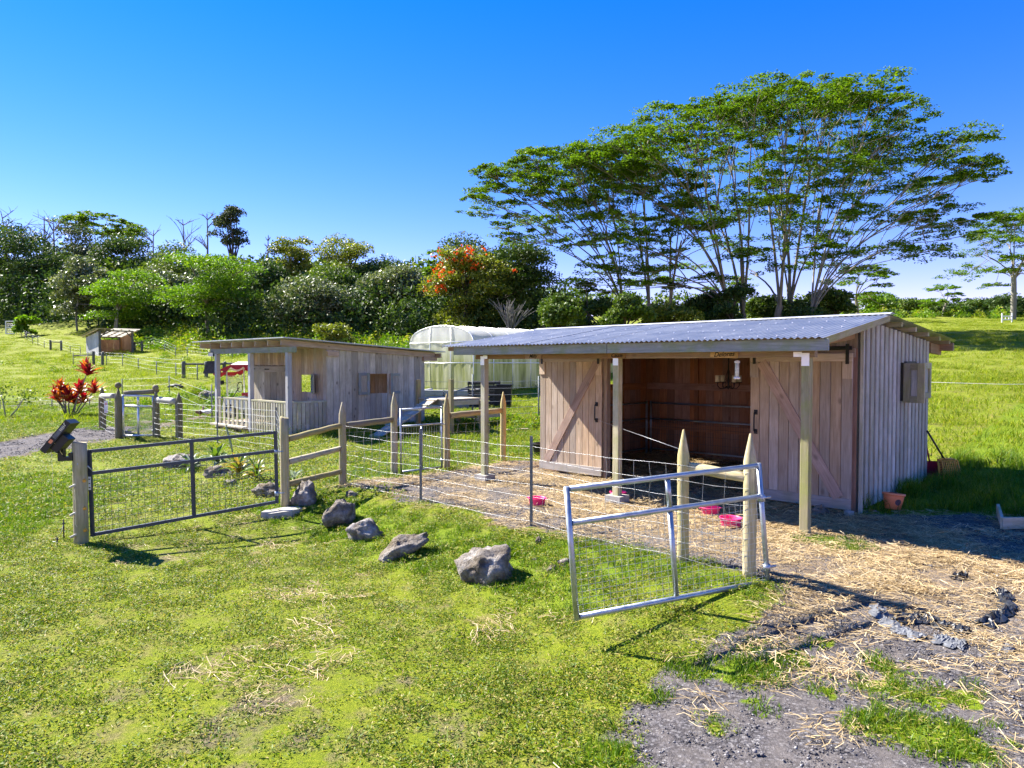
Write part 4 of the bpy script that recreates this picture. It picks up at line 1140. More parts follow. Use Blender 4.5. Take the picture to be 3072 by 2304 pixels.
# ------------------------------------------------------------------ platforms, ramp, timbers, pallets
def deck(lab, corner, la, lb, h, posts, name='animal_platform'):
    t = thing(name, lab, 'platform', corner, ROT)
    n = max(5, int(la / .16))
    for k in range(n):
        y = la * (k + .5) / n
        plank(t, 'deck_board', M_['deck'], (-.05, y, h), (lb + .05, y, h), Y_, la / n - .012, .035)
    for x in (0, lb): plank(t, 'beam', M_['slat'], (x, -.03, h - .09), (x, la + .03, h - .09), Z_, .13, .045)
    for y in (0, la): plank(t, 'beam', M_['slat'], (.025, y, h - .092), (lb - .025, y, h - .092), Z_, .13, .045)
    for x, y, z in posts: plank(t, 'post', M_['round'], (x, y, -.25), (x, y, z), X_, .11, .11)
    return t
c = V3(-1.66, 18.5, z1(-1.66, 18.5)); dh = 2 - 110 * 18.5 / 2091 - c.z
t = deck('weathered wooden goat platform with a cleated ramp and four posts', c, 1.25, 1.12, dh, ((0.0, -.06, dh + .55), (0.0, 1.31, dh + .52), (1.12, -.06, dh - .03), (1.12, 1.31, dh - .03)))
rp = thing('ramp', None, None); rp.parent = t
a, b = V3(-.05, .62, dh + .01), V3(-2.05, .66, -.05)
for k in range(3): plank(rp, 'ramp_board', M_['deck'], a + Y_ * (.15 * (k - 1)), b + Y_ * (.15 * (k - 1)), Y_, .145, .03)
for k in range(8):
    p = a + (b - a) * (k + .5) / 8 + Z_ * .03
    plank(rp, 'cleat', M_['slat'], p - Y_ * .22, p + Y_ * .22, (b - a), .05, .03)
c2 = V3(-1.0, 19.9, z1(-1.0, 19.9))
deck('low pale plank platform standing in the weeds beyond the goat platform', c2, .8, 1.1, .42, ((0, 0, .38), (0, .8, .38), (1.1, 0, .38), (1.1, .8, .38)), 'low_platform')
def raised_bed():
    p = V3(-3.35, 27.2, z1(-3.35, 27.2))
    t = thing('raised_bed', 'garden bed walled with grey weathered timbers in front of the greenhouse', 'raised bed', p, -.12)
    for r_ in range(3):
        for k in range(2):
            plank(t, 'timber', M_['timber'], (.02 + k * 1.02 + .1 * (r_ % 2) - .3, random.uniform(-.03, .03), .12 + .24 * r_), (.98 + k * 1.02 + .1 * (r_ % 2) - .3, random.uniform(-.03, .03), .12 + .24 * r_), Z_, .23, .2, .02)
        plank(t, 'timber', M_['timber'], (-.18, .16, .12 + .24 * r_), (-.18, 1.5, .12 + .24 * r_), Z_, .23, .2, .02)
        plank(t, 'timber', M_['timber'], (1.8, .16, .12 + .24 * r_), (1.8, 1.5, .12 + .24 * r_), Z_, .23, .2, .02)
    plank(t, 'timber', M_['timber'], (.95, -.16, .5), (1.7, .02, .78), Z_, .2, .06)
    MB().box((.8, .8, .3), (1.8, 1.3, .6)).build('soil', M_['rubber'], t)
raised_bed()
def pallet(lab, p, rz, lean):
    t = thing('pallet', lab, 'pallet', p, rz, 'dark pallets by the greenhouse'); t.rotation_euler = (lean, 0, rz)
    for k in range(7):
        plank(t, 'slat', M_['pallet'], (0, 0, .07 + k * .155), (1.05, 0, .07 + k * .155), Z_, .10, .02)
        if k % 3 == 0: plank(t, 'slat', M_['pallet'], (0, .12, .07 + k * .155), (1.05, .12, .07 + k * .155), Z_, .10, .02)
    for x in (.04, .52, 1.01): plank(t, 'stringer', M_['pallet'], (x, .06, 0), (x, .06, 1.08), X_, .04, .095)
p = V3(-1.72, 27.0, z1(-1.72, 27.0)); pallet('dark slatted pallet leaning upright by the greenhouse', p, .05, R(12))
pallet('second dark pallet standing behind the leaning one', p + V3(.22, .35, 0), -.1, R(4))
for k, (x, h) in enumerate(((-.62, .78), (-.28, .86))):
    p = V3(x, 27.3, z1(x, 27.3))
    t = thing('storage_bin', ('lower black plastic bin next to the pallets', 'taller black plastic bin beside the lower one in front of the greenhouse')[k], 'bin', p, .1 - .2 * k, 'black bins by the greenhouse')
    m = MB(); m.add([(-.24, -.2, 0), (.24, -.2, 0), (.24, .2, 0), (-.24, .2, 0), (-.28, -.24, h), (.28, -.24, h), (.28, .24, h), (-.28, .24, h)], [(0, 1, 5, 4), (1, 2, 6, 5), (2, 3, 7, 6), (3, 0, 4, 7), (3, 2, 1, 0)])
    m.build('body', M_['black'], t); MB().box((0, 0, h + .02), (.62, .54, .05)).build('lid', M_['black'], t)
t = thing('plank_scrap', 'loose pale plank lying in the grass behind the post', 'plank', G(1552, 1292) + V3(0, 0, .03), .1)
plank(t, 'board', M_['deck'], (-.3, 0, 0), (.3, 0, .02), Y_, .1, .03)

# ------------------------------------------------------------------ golf cart behind the porch
def cart():
    p = V3(-9.0, 24.0, z1(-9.0, 24.0))
    t = thing('golf_cart', 'white golf cart with a pink fringed canopy parked behind the shed porch', 'golf cart', p, R(-10))
    m = MB(); m.add([(-.75, -.55, .30), (.95, -.55, .30), (.95, .55, .30), (-.75, .55, .30), (-.70, -.52, .68), (.0, -.54, .76), (.0, .54, .76), (-.70, .52, .68), (.95, -.54, .62), (.95, .54, .62)],
                    [(0, 1, 8, 5), (0, 5, 4), (3, 7, 6), (3, 6, 9, 2), (0, 4, 7, 3), (1, 2, 9, 8), (4, 5, 6, 7), (5, 8, 9, 6), (0, 3, 2, 1)])
    m.build('body', M_['white'], t)
    for x in (-.45, .75):
        for y in (-.5, .5):
            w_ = MB(); w_.lathe([(.08, -.08), (.2, -.09), (.24, -.06), (.24, .06), (.2, .09), (.08, .08)], 16, (x, y, .24), Matrix.Rotation(R(90), 3, 'X')).build('wheel', M_['rubber'], t)
            MB().lathe([(.001, -.09), (.12, -.095), (.13, -.07), (.13, .07), (.12, .095), (.001, .09)], 12, (x, y, .24), Matrix.Rotation(R(90), 3, 'X')).build('rim', M_['steel_white'], t)
            f = MB(); f.tube([(x + .3 * math.cos(a), y, .26 + .3 * math.sin(a)) for a in np.linspace(.1, 3.04, 9)], .035, 6); f.build('fender', M_['black'], t)
    for x in (-.55, .9):
        for y in (-.52, .52): MB().tube([(x, y, .6), (x - .02, y, 1.72)], .022, 8).build('canopy_post', M_['white'], t)
    m = MB(); V = []
    for x, z in ((-.95, 1.66), (-.3, 1.92), (.6, 1.92), (1.25, 1.66)):
        for y, dz in ((-.72, -.10), (-.3, .0), (.3, 0), (.72, -.10)): V.append((x, y, z + dz))
    m.add(V, [(i * 4 + j, i * 4 + j + 1, i * 4 + j + 5, i * 4 + j + 4) for i in range(3) for j in range(3)], True); m.build('canopy', M_['canopy'], t)
    m = MB(); loop = [(-.95, -.72, 1.56), (-.3, -.72, 1.82), (.6, -.72, 1.82), (1.25, -.72, 1.56), (1.25, .72, 1.56), (.6, .72, 1.82), (-.3, .72, 1.82), (-.95, .72, 1.56), (-.95, -.72, 1.56)]
    q = []
    for a, b in zip(loop[:-1], loop[1:]):
        for k in range(12): q.append(V3(*a).lerp(V3(*b), k / 12))
    q.append(V3(*loop[-1]))
    V = [p_ for p_ in q] + [p_ - V3(0, 0, .07 + .10 * abs(math.sin(i * math.pi / 6))) for i, p_ in enumerate(q)]; k = len(q)
    m.add(V, [(i, i + 1, k + i + 1, k + i) for i in range(k - 1)]); m.build('valance', M_['valance'], t)
    for x in (.15, .75):
        MB().box((x, 0, .82), (.42, .95, .1)).build('seat', M_['red'], t); MB().box((x + .22, 0, 1.0), (.09, .95, .32)).build('seat_back', M_['red'], t)
    m = MB(); m.tube([(-.5, -.3, .7), (-.25, -.3, 1.05)], .018, 6); m.tube([(-.22 + .0, -.3 + .17 * math.cos(a), 1.06 + .17 * math.sin(a)) for a in np.linspace(0, 6.28, 15)], .014, 6); m.build('steering_wheel', M_['black'], t)
    MB().box((-.62, 0, 1.15), (.012, .98, .6)).build('windscreen', M_['glass'], t)
    for y in (-.66,):
        m = MB(); m.tube([(-.58, -.52, 1.2), (-.62, y, 1.22)], .012, 6); m.box((-.63, y - .05, 1.22), (.05, .16, .14)); m.build('mirror', M_['black'], t)
    for y in (-.36, .36): MB().lathe([(.001, 0), (.07, 0), (.08, -.03)], 12, (-.755, y, .5), Matrix.Rotation(R(-90), 3, 'Y')).build('headlight', M_['seed'], t)
cart()
# ------------------------------------------------------------------ fences and gates
def gpt(x, y, dz=0.0): return V3(x, y, z1(x, y) + dz)
def wires(name, parent, pts, heights, vstep=None, r=.0024, mat='wire', wob=.012, seed=3, local=None, base=None):
    """woven wire between ground points: horizontals at the given heights and uprights, one joined part"""
    rr = random.Random(seed); m = MB()
    o = parent.location
    for a, b in zip(pts[:-1], pts[1:]):
        L = (b - a).length; n = max(2, int(L / .3))
        rows = []
        for h in heights:
            row = []
            for k in range(n + 1):
                q = a.lerp(b, k / n); g = q.z
                w_ = wob if 0 < k < n else 0
                row.append(V3(q.x + rr.uniform(-w_, w_), q.y + rr.uniform(-w_, w_), g + h - (.02 * math.sin(math.pi * k / n)) + rr.uniform(-w_, w_)) - o)
            rows.append(row); m.tube(row, r, 4, False)
        if vstep:
            nv = max(1, int(round(L / vstep)))
            for k in range(nv + 1):
                t_ = k / nv; i = min(int(t_ * n), n - 1); u_ = t_ * n - i
                col = [row[i].lerp(row[i + 1], u_) + V3(rr.uniform(-wob, wob), rr.uniform(-wob, wob), 0) * .7 for row in rows]
                m.tube(col, r * .9, 4, False)
    return tag(m.build(name, M_[mat], parent), kind='stuff')
def tpost(parent, p, h, mat='tpost', r=.018, name='t_post'):
    m = MB(); o = p - parent.location
    m.bar(o - Z_ * .1, o + Z_ * h, .036, .006, X_); m.bar(o + V3(0, .016, -.1), o + V3(0, .016, h), .006, .032, X_)
    for k in range(int(h / .055)): m.box(o + V3(0, -.006, .05 + k * .055), (.02, .008, .018))
    return m.build(name, M_[mat], parent)
def rpost(parent, p, h, r_, tip=.22, mat='round', ball=False, name='fence_post'):
    o = p - parent.location
    return pole(parent, name, M_[mat], o - Z_ * .15, o + Z_ * h, r_, r_ * .96, tip, 14, ball)
g1 = gpt(*P1); g2 = gpt(*P2); ga, gb = gpt(.236, 8.5), gpt(-1.31, 9.96); gf = gpt(-2.77, 11.36); gg = gpt(-3.38, 10.33); gk = gpt(-5.52, 8.87)
t = thing('wire_fence', 'woven wire fence on pointed wooden posts and steel posts in front of the stable', 'fence', g1)
rpost(t, g1, 1.33, .061, .26); rpost(t, g2, 1.34, .063, .26); rpost(t, gf, 1.36, .062, .2); rpost(t, gg, up_to(gg, 1254), .066, 0)
o = t.location
pole(t, 'rail', M_['round'], g1 - o + Z_ * .95 + V3(.03, .02, 0), g2 - o + Z_ * .93 + V3(-.03, .03, 0), .058, .052, 0, 12)
for h0, h1 in ((1.02, .98), (.68, .60), (.34, .23)):
    pole(t, 'rail', M_['round'], gg - o + Z_ * h0 + V3(.03, .06, 0), gf - o + Z_ * h1 + V3(-.03, -.05, 0), .046, .042, 0, 10)
tpost(t, ga, up_to(ga, 1308)); tpost(t, gb, up_to(gb, 1286))
wires('wire_mesh', t, [g2 + V3(-.03, -.06, 0), g1 + V3(-.03, -.06, 0), ga, gb, gf + V3(.02, -.05, 0)], (.06, .21, .36, .51, .67, .83, .98), .2, .0017)
wires('wire_mesh', t, [gf + V3(0, -.06, 0), gg + V3(.05, -.05, .0)], (.1, .28, .46, .64, .82), .3, .002, seed=9)
m = MB(); m.tube([g1 - o + V3(0, 0, 1.12), S(-.05, 4.3, 1.02) - o], .0022, 4); tag(m.build('slack_wire', M_['wire'], t), kind='stuff')
flat = thing('flat_stone', 'flat pale stone slab at the foot of the flat-topped gate post', 'stone', gpt(-3.32, 10.05, .0), .3)
m = MB(); ring = [(.27, 0), (.2, .17), (-.02, .2), (-.25, .13), (-.3, -.03), (-.16, -.15), (.12, -.16)]
m.add([(x, y, .07 + .015 * math.sin(9 * x)) for x, y in ring] + [(x * 1.04, y * 1.04, -.1) for x, y in ring], [tuple(range(7))] + [(k, 7 + k, 7 + (k + 1) % 7, (k + 1) % 7) for k in range(7)]); m.build('slab', M_['concrete'], flat)

gh, gi, gj = gpt(-2.1, 12.4), gpt(-1.23, 13.1), gpt(-.18, 14.2)
t = thing('cross_fence', 'short wire fence of pointed posts with top rails between stable yard and shed lawn', 'fence', gh)
o = t.location
rpost(t, gh, up_to(gh, 1176), .062, .24); rpost(t, gi, up_to(gi, 1181), .062, .26); rpost(t, gj, up_to(gj, 1175), .062, .24)
pole(t, 'rail', M_['round_dark'], gf - o + Z_ * .97 + V3(.05, .05, 0), gh - o + Z_ * .99 + V3(-.04, -.04, 0), .058, .05, 0, 10)
pole(t, 'rail', M_['round'], gi - o + Z_ * 1.02 + V3(.05, .04, 0), gj - o + Z_ * 1.04 + V3(-.05, -.05, 0), .058, .054, 0, 10)
wires('wire_mesh', t, [gf + V3(.06, 0, 0), gh + V3(.02, -.06, 0)], (.06, .22, .38, .54, .7, .86), .2, .0018, seed=5)
wires('wire_mesh', t, [gi + V3(.05, -.03, 0), gj + V3(.03, -.06, 0)], (.06, .22, .38, .54, .7, .86), .2, .0018, seed=6)

def gate(name, label, BL, BR, TL, TR, r_, mid, xm, nx_, nz_, mat, wmat, wr=.0022, square=False, group=None, hinge='R', full=True):
    t = thing(name, label, 'gate', BL, 0, group)
    o = t.location
    def q(u_, v_): return (BL.lerp(BR, u_)).lerp(TL.lerp(TR, u_), v_) - o
    n = 4 if square else 10
    def bar(a, b, nm):
        m = MB()
        if square: m.bar(a, b, r_ * 2, r_ * 1.6, Z_ if abs((b - a).normalized().z) < .7 else X_)
        else: m.tube([a, b], r_, 12)
        m.build(nm, M_[mat], t)
    e = r_ / max((BR - BL).length, .1)
    bar(q(0, -.02), q(0, 1.02), 'stile'); bar(q(1, -.02), q(1, 1.02), 'stile')
    bar(q(e, .0), q(1 - e, .0), 'bottom_rail'); bar(q(e, mid), q(1 - e, mid), 'middle_rail'); bar(q(e, 1), q(1 - e, 1), 'top_rail')
    k = r_ / (TL - BL).length
    bar(q(xm, k), q(xm, mid - k), 'middle_stile'); 
    if full: bar(q(xm, mid + k), q(xm, 1 - k), 'middle_stile')
    m = MB(); rr = random.Random(2)
    for k in range(1, nx_): m.tube([q(k / nx_, 0) + V3(0, -r_ * .6, 0), q(k / nx_ + rr.uniform(-.002, .002), mid) + V3(0, -r_ * .6, 0)], wr, 4, False)
    for k in range(1, nz_): m.tube([q(0, mid * k / nz_) + V3(0, -r_ * .75, 0), q(.5, mid * k / nz_ + rr.uniform(-.004, .004)) + V3(0, -r_ * .75, 0), q(1, mid * k / nz_) + V3(0, -r_ * .75, 0)], wr, 4, False)
    tag(m.build('wire_mesh', M_[wmat], t), kind='stuff')
    hx = 1 if hinge == 'R' else 0
    for v_ in (.12, .72):
        m = MB(); p_ = q(hx, v_); s = 1 if hx else -1
        m.tube([p_ - V3(0, 0, .03), p_ + V3(0, 0, .03)], r_ * 1.5, 10); m.tube([p_, p_ + V3(.10 * s, .04, 0)], .011, 6)
        m.build('hinge', M_['steel'], t)
    return t, q
BL, BR = at(1730, 1852, 5.52), at(2303, 1743, 6.38); TL, TR = at(1700, 1468, 5.50), at(2276, 1396, 6.40)
gate('farm_gate', 'galvanised tube gate with square wire mesh standing open on the near pointed post', BL, BR, TL, TR, .0235, .735, .487, 31, 15, 'steel', 'wire', .0016)
BL, BR = at(278, 1604, 8.95), at(831, 1505, 10.08); TL, TR = at(268, 1354, 8.95), at(826, 1297, 10.08)
t, q = gate('farm_gate', 'dark blue grey tube gate with wire mesh between the energizer post and the flat-topped post', BL, BR, TL, TR, .021, .735, .52, 30, 9, 'steel_dark', 'wire_dark', .0026, True)
m = MB(); m.box(q(0, .62) + V3(0, -.022, 0), (.034, .004, .17)); m.build('label_plate', M_['white'], t)
m = MB()
for k in range(3): m.box(q(0, .57 + .05 * k) + V3(0, -.0255, 0), (.02, .003, .012))
m.build('label_print', M_['ink'], t)
m = MB(); a = q(0, .82); b = gk - t.location + Z_ * 1.02
for s in (0, .012): m.tube([a + V3(.05, -.03, -.05), a + V3(0, -.04, s), a.lerp(b, .5) + V3(0, -.05, -.02 + s), b + V3(.02, -.08, s), b + V3(-.08, -.02, s * 2)], .006, 5)
m.build('chain', M_['steel'], t)
BL, BR = gh + (gi - gh) * .12 + Z_ * .04, gh + (gi - gh) * .90 + Z_ * .06; TL, TR = BL + Z_ * 1.12, BR + Z_ * 1.12
gate('yard_gate', 'small galvanised tube gate hung between two pointed posts before the ramp', BL, BR, TL, TR, .019, .73, .5, 16, 6, 'steel', 'wire', .002, full=False)

# the energizer post with its insulator pegs
t = thing('gate_post', 'square-shouldered wooden gate post carrying three peg insulators', 'post', gk)
hk = up_to(gk, 1328)
pole(t, 'post', M_['round'], V3(0, 0, -.2), V3(0, 0, hk), .088, .084, 0, 8, wob=.001)
for k, py in enumerate((1452, 1535, 1600)):
    z = up_to(gk, py); m = MB(); m.tube([(.075, -.03, z + .055), (-.075, -.10, z - .03)], .016, 8); peg = m.build('insulator_peg', M_['rail_pale'], t)
    MB().tube([(.085, -.025, z + .06), (.055, -.04, z + .044)], .024, 8).build('cap', M_['fork'], peg)
m = MB(); zs = [up_to(gk, y) for y in (1452, 1535, 1600)]
m.tube([(-.02, -.088, zs[0]), (-.01, -.092, zs[1] + .05), (-.012, -.092, zs[1] - .14), (.01, -.1, zs[1] - .17)], .0025, 4); m.build('wire_tail', M_['candle'], t)
p = gk + V3(-.16, -.03, hk - .18)
t = thing('fence_energizer', 'black solar fence energizer tilted on a bracket beside the gate post', 'fence energizer', p)
m = MB(); m.box((.04, 0, -.02), (.14, .07, .05)); m.box((-.05, 0, .06), (.07, .06, .22)); m.box((.09, 0, .01), (.05, .1, .1)); m.build('bracket', M_['black'], t)
d = V3(.62, .10, .78).normalized(); sd = V3(.1, -1, .02)
m = MB(); c_ = V3(-.06, -.01, .27)
m.bar(c_ - d * .24, c_ + d * .24, .24, .075, sd); m.bar(c_ - d * .16 + V3(.06, 0, -.05), c_ + d * .06 + V3(.07, 0, -.05), .17, .11, sd)
m.build('case', M_['black'], t)
nrm = d.cross(sd).normalized()
if nrm.x < 0: nrm = -nrm
face = nrm
m = MB(); m.bar(c_ + face * .0 + sd.normalized() * .1215 - d * .02, c_ + sd.normalized() * .1215 + d * .16, .05, .003, face); m.build('label_plate', M_['tarpgrey'], t)
m = MB(); m.bar(c_ + sd.normalized() * .124 - d * .10, c_ + sd.normalized() * .124 - d * .05, .04, .003, face); m.build('warning_mark', M_['orange'], t)
m = MB(); m.bar(c_ + sd.normalized() * .124 + d * .19 - face * .02, c_ + sd.normalized() * .124 + d * .205 - face * .02, .012, .003, face)
for k in range(5): m.bar(c_ + sd.normalized() * .124 + d * (.10 + k * .02), c_ + sd.normalized() * .124 + d * (.11 + k * .02), .03, .003, face)
m.build('print', M_['candle'], t)
m = MB(); m.tube([c_ - d * .02 - face * .05 + V3(-.03, -.06, 0), V3(-.14, -.05, -.15), V3(-.145, -.05, -.75)], .0022, 4); m.tube([c_ + V3(-.05, -.13, .02), V3(-.01, -.05, .04)], .004, 5); m.build('lead_wire', M_['candle'], t)
MB().box(c_ - face * .06 - d * .02, (.03, .03, .03)).build('knob', plain('green_knob', (.03, .3, .2)), t)
for (px, py, h), lab in (((192, 1622, .28), 'taller black ground stake beside the gate post'), ((172, 1640, .12), 'short black ground stake beside the taller one')):
    p = G(px, py); t = thing('ground_stake', lab, 'stake', p, 0, 'black ground stakes')
    m = MB(); m.tube([(0, 0, -.05), (0, 0, h)], .009, 6); m.box((.0, 0, h * .8), (.04, .015, .012)); m.build('stake', M_['iron'], t)
    m = MB(); m.tube([(0, 0, h * .8), (-.03, .01, h * .5), (-.07, .02, .06)], .0035, 5); m.build('cord', M_['white'], t)

# fence from the pen to the flat-topped post
L4 = G(538, 1320); L3 = G(469, 1311); L2 = G(357, 1314); L1 = G(308, 1288)
ta, tb = G(653, 1334), gpt(-5.15, 15.2)
t = thing('wire_fence', 'woven wire fence with thin steel posts running from the pen gate past the shed porch', 'fence', ta)
tpost(t, ta, up_to(ta, 1236)); tpost(t, tb, up_to(tb, 1222))
wires('wire_mesh', t, [L4 + V3(0, -.1, 0), ta, tb, gg + V3(0, .1, .0)], (.08, .24, .4, .56, .72, .88, 1.02), .3, .003, seed=12)
t = thing('pen_fence', 'pen fence of four old posts, two with round finials, and half-log rails', 'fence', L2)
o = t.location
for p, py, ball in ((L1, 1160, 0), (L2, 1165, 1), (L3, 1172, 1), (L4, 1178, 0)):
    h = up_to(p, py)
    rpost(t, p, h, .10, .3 if not ball else .34, 'round_dark', bool(ball))
pole(t, 'rail', M_['rail_pale'], L1 - o + Z_ * (up_to(L1, 1188)), L2 - o + Z_ * (up_to(L2, 1188)) + V3(-.08, 0, 0), .085, .08, 0, 10)
pole(t, 'rail', M_['round_dark'], L2 - o + Z_ * (up_to(L2, 1180)) + V3(.1, .1, 0), L3 - o + Z_ * (up_to(L3, 1174)) + V3(0, .1, 0), .07, .07, 0, 10)
pole(t, 'rail', M_['rail_pale'], L3 - o + Z_ * (up_to(L3, 1199)) + V3(.06, 0, 0), L4 - o + Z_ * (up_to(L4, 1204)) + V3(-.06, 0, 0), .095, .09, 0, 10)
wires('wire_mesh', t, [L1 + V3(0, -.11, 0), L2 + V3(0, -.11, 0)], (.1, .25, .4, .55, .7, .85, 1.0), .3, .003, seed=21)
wires('wire_mesh', t, [L3 + V3(0, -.11, 0), L4 + V3(0, -.11, 0)], (.1, .25, .4, .55, .7, .85, 1.0), .3, .003, seed=22)
BL, BR = L2 + (L3 - L2) * .12 + Z_ * .06, L2 + (L3 - L2) * .93 + Z_ * .05
gate('pen_gate', 'bright steel tube gate of the pen with close upright wires', BL, BR, BL + Z_ * up_to(BL, 1186), BR + Z_ * up_to(BR, 1189), .03, .74, .5, 30, 4, 'steel_white', 'wire', .0032)
p = L1 + (L2 - L1) * .38
t = thing('notice_sign', 'narrow white notice with red print wired to the pen fence', 'sign', p + Z_ * (up_to(p, 1220)), .1)
MB().box((0, -.13, 0), (.10, .006, .36)).build('plate', M_['white'], t)
m = MB(); m.box((0, -.135, .09), (.06, .004, .07))
for k in range(3): m.box((0, -.135, -.09 - .03 * k), (.07, .004, .01))
m.build('print', plain('faded_red_print', (.7, .35, .33)), t)

# fences on the hill
def far_fence(label, posts, rails=(), hs=(.25, .5, .75, .95), wood=(), r=.03, wr=.005, name='field_fence'):
    P = [(G(a, b), c) for a, b, c in posts]
    t = thing(name, label, 'fence', P[0][0]); o = t.location
    for k, (p, py) in enumerate(P):
        h = up_to(p, py)
        if k in wood: pole(t, 'fence_post', M_['darkpost'], p - o - Z_ * .2, p - o + Z_ * h, .10, .10, 0, 8)
        else: MB().tube([p - o - Z_ * .2, p - o + Z_ * h], r, 6).build('t_post', M_['tpost'], t)
    for a, b, f in rails:
        pa, pb = P[a][0], P[b][0]
        pole(t, 'rail', M_['darkpost'], pa - o + Z_ * up_to(pa, P[a][1]) * f, pb - o + Z_ * up_to(pb, P[b][1]) * f, .06, .06, 0, 6)
    if len(hs): wires('wire', t, [p for p, _ in P], hs, None, wr, 'wire', .0, seed=4)
    return t
far_fence('thin post and wire fence climbing the hillside from the far shelter to the white gate', [(241, 1066, 1040), (211, 1062, 1037), (184, 1052, 1022), (152, 1050, 1021), (133, 1044, 1023), (114, 1037, 1008), (98, 1032, 1006), (81, 1022, 994), (64, 1011, 990), (50, 1003, 985)], ((2, 3, .85),), wood=(2, 3))
far_fence('post and wire fence in front of the far shelter with a dark rail', [(220, 1096, 1058), (264, 1097, 1056), (281, 1096, 1054), (308, 1096, 1056), (320, 1096, 1062), (368, 1099, 1063), (415, 1111, 1074), (470, 1124, 1084), (528, 1132, 1088), (551, 1134, 1085)], ((0, 2, .75),), wood=(2, 3, 9))
far_fence('dark wooden rail fence on the slope behind the golf cart', [(551, 1134, 1085), (592, 1139, 1095), (619, 1132, 1085), (673, 1126, 1086), (724, 1128, 1090), (790, 1130, 1090)], ((0, 2, .85), (2, 3, .85), (3, 5, .9)), (.3, .6), wood=(0, 2, 3, 5))
far_fence('post and wire fence under the trees beyond the far shelter', [(404, 1052, 1026), (426, 1055, 1023), (460, 1046, 1026), (494, 1056, 1032), (527, 1074, 1040), (562, 1070, 1042), (640, 1080, 1040), (697, 1076, 1045)], ((0, 1, .85),), wood=(0, 1))
far_fence('thin steel posts with sagging wire along the field behind the pen', [(367, 1199, 1136), (508, 1192, 1128), (636, 1257, 1153)], (), (.3, .6, .9), r=.024, wr=.004)
far_fence('low wire fence beside the red plant', [(0, 1228, 1200), (156, 1222, 1198), (269, 1218, 1196), (330, 1216, 1190)], (), (.15, .3, .42), r=.02, wr=.004)
far_fence('wire fence across the grass before the greenhouse', [(1235, 1262, 1120), (1418, 1268, 1122), (1616, 1262, 1128), (1700, 1262, 1128)], (), (.25, .45, .65, .85, 1.05, 1.25), r=.022, wr=.005)
b = G(18, 1003)
t = thing('field_gate', 'small white framed gate at the top of the hillside fence', 'gate', b)
for x in (0, 1.0): plank(t, 'stile', M_['white'], (x, 0, 0), (x, 0, 1.55), X_, .1, .08)
for z in (.08, .8, 1.5): plank(t, 'rail', M_['white'], (.05, 0, z), (.95, 0, z), Z_, .1, .06)
tag(wires('wire_mesh', t, [b + V3(.05, 0, 0), b + V3(.95, 0, 0)], (.3, .5, .7, 1.0, 1.2), .14, .012), kind='stuff')
b = G(3006, 968)
t = thing('field_gate', 'small white gate far off at the foot of the trees beyond the shaded field', 'gate', b)
for x in (0, 1.15): plank(t, 'stile', M_['white'], (x, 0, 0), (x, 0, 1.1), X_, .12, .1)
for z in (.35, .75): plank(t, 'rail', M_['white'], (.05, 0, z), (1.1, 0, z), Z_, .12, .08)
for x in (.4, .78): plank(t, 'stile', M_['white'], (x, 0, .41), (x, 0, .69), X_, .07, .06)
pr_ = [G(2840, 1200), G(3200, 1207)]
t = thing('rope_line', 'thin white electric rope stretched across the grass field beyond the stable', 'rope', pr_[0])
m = MB(); m.tube([V3(-1, 0, .55), pr_[0].lerp(pr_[1], .5) - pr_[0] + Z_ * .5, pr_[1] - pr_[0] + Z_ * .55], .006, 5); m.build('rope', M_['white'], t)
for k in (0, 1): MB().tube([pr_[k] - pr_[0] + V3(-1 + 2 * k, 0, -.1), pr_[k] - pr_[0] + V3(-1 + 2 * k, 0, .7)], .012, 6).build('stake', M_['white'], t)
# ------------------------------------------------------------------ rocks
def rock(label, px, py, w_, h_, d_, rz=0.0, seed=1, mat='rock', sink=.18, rough=.42, group=None, shape=None):
    import bmesh
    bm = bmesh.new(); bmesh.ops.create_icosphere(bm, subdivisions=4, radius=1.0)
    r2 = np.random.default_rng(seed)
    off = r2.uniform(0, 50, 3)
    from mathutils import noise as mn
    planes = [(unit(r2.normal(size=3)), r2.uniform(.55, .9)) for _ in range(9)]
    for v in bm.verts:
        p = np.array(v.co)
        for nrm, dd in planes:
            q = p @ nrm
            if q > dd: p = p - nrm * (q - dd) * .88
        f = 1 + rough * (mn.fractal(Vector(p * 1.5 + off), .9, 2.1, 3) * .7) + .10 * mn.fractal(Vector(p * 4.5 + off), .9, 2.1, 3) + .035 * mn.noise(Vector(p * 13 + off))
        p = p * f
        v.co = (p[0] * w_ / 2, p[1] * d_ / 2, p[2] * h_ * .52)
        if shape: v.co.z += shape * v.co.x
    me = bpy.data.meshes.new('rock'); bm.to_mesh(me); bm.free()
    me.polygons.foreach_set('use_smooth', [True] * len(me.polygons))
    try: me.shade_auto_smooth = True
    except Exception: pass
    w_, h_, d_ = w_, h_, d_
    b = G(px, py)
    o = link('rock', me, M_[mat]); o.location = b + V3(0, d_ * .3, h_ * (.40 - sink) - .02); o.rotation_euler = (0, 0, rz)
    tag(o, label, 'rock', group); return o
RG = 'lava rocks along the edge of the yard'
rock('largest lava rock with a pale sunlit cap, nearest the galvanised gate', 1455, 1752, .60, .56, .50, .3, 3, 'rock_pale', .16, group=RG)
rock('long low dark rock lying aslant on the grass', 1197, 1678, .66, .36, .38, .35, 8, 'rock', .14, group=RG, shape=.35)
rock('knobbly brown and grey rock touching the white peaked one', 1090, 1618, .50, .36, .36, -.2, 14, 'rock', .16, group=RG)
rock('peaked grey rock with a white sunlit face', 1008, 1582, .48, .48, .40, .5, 5, 'rock_pale', .12, group=RG)
rock('tall brown rock beside the flat-topped gate post', 908, 1520, .44, .52, .40, .1, 21, 'rock', .14, group=RG)
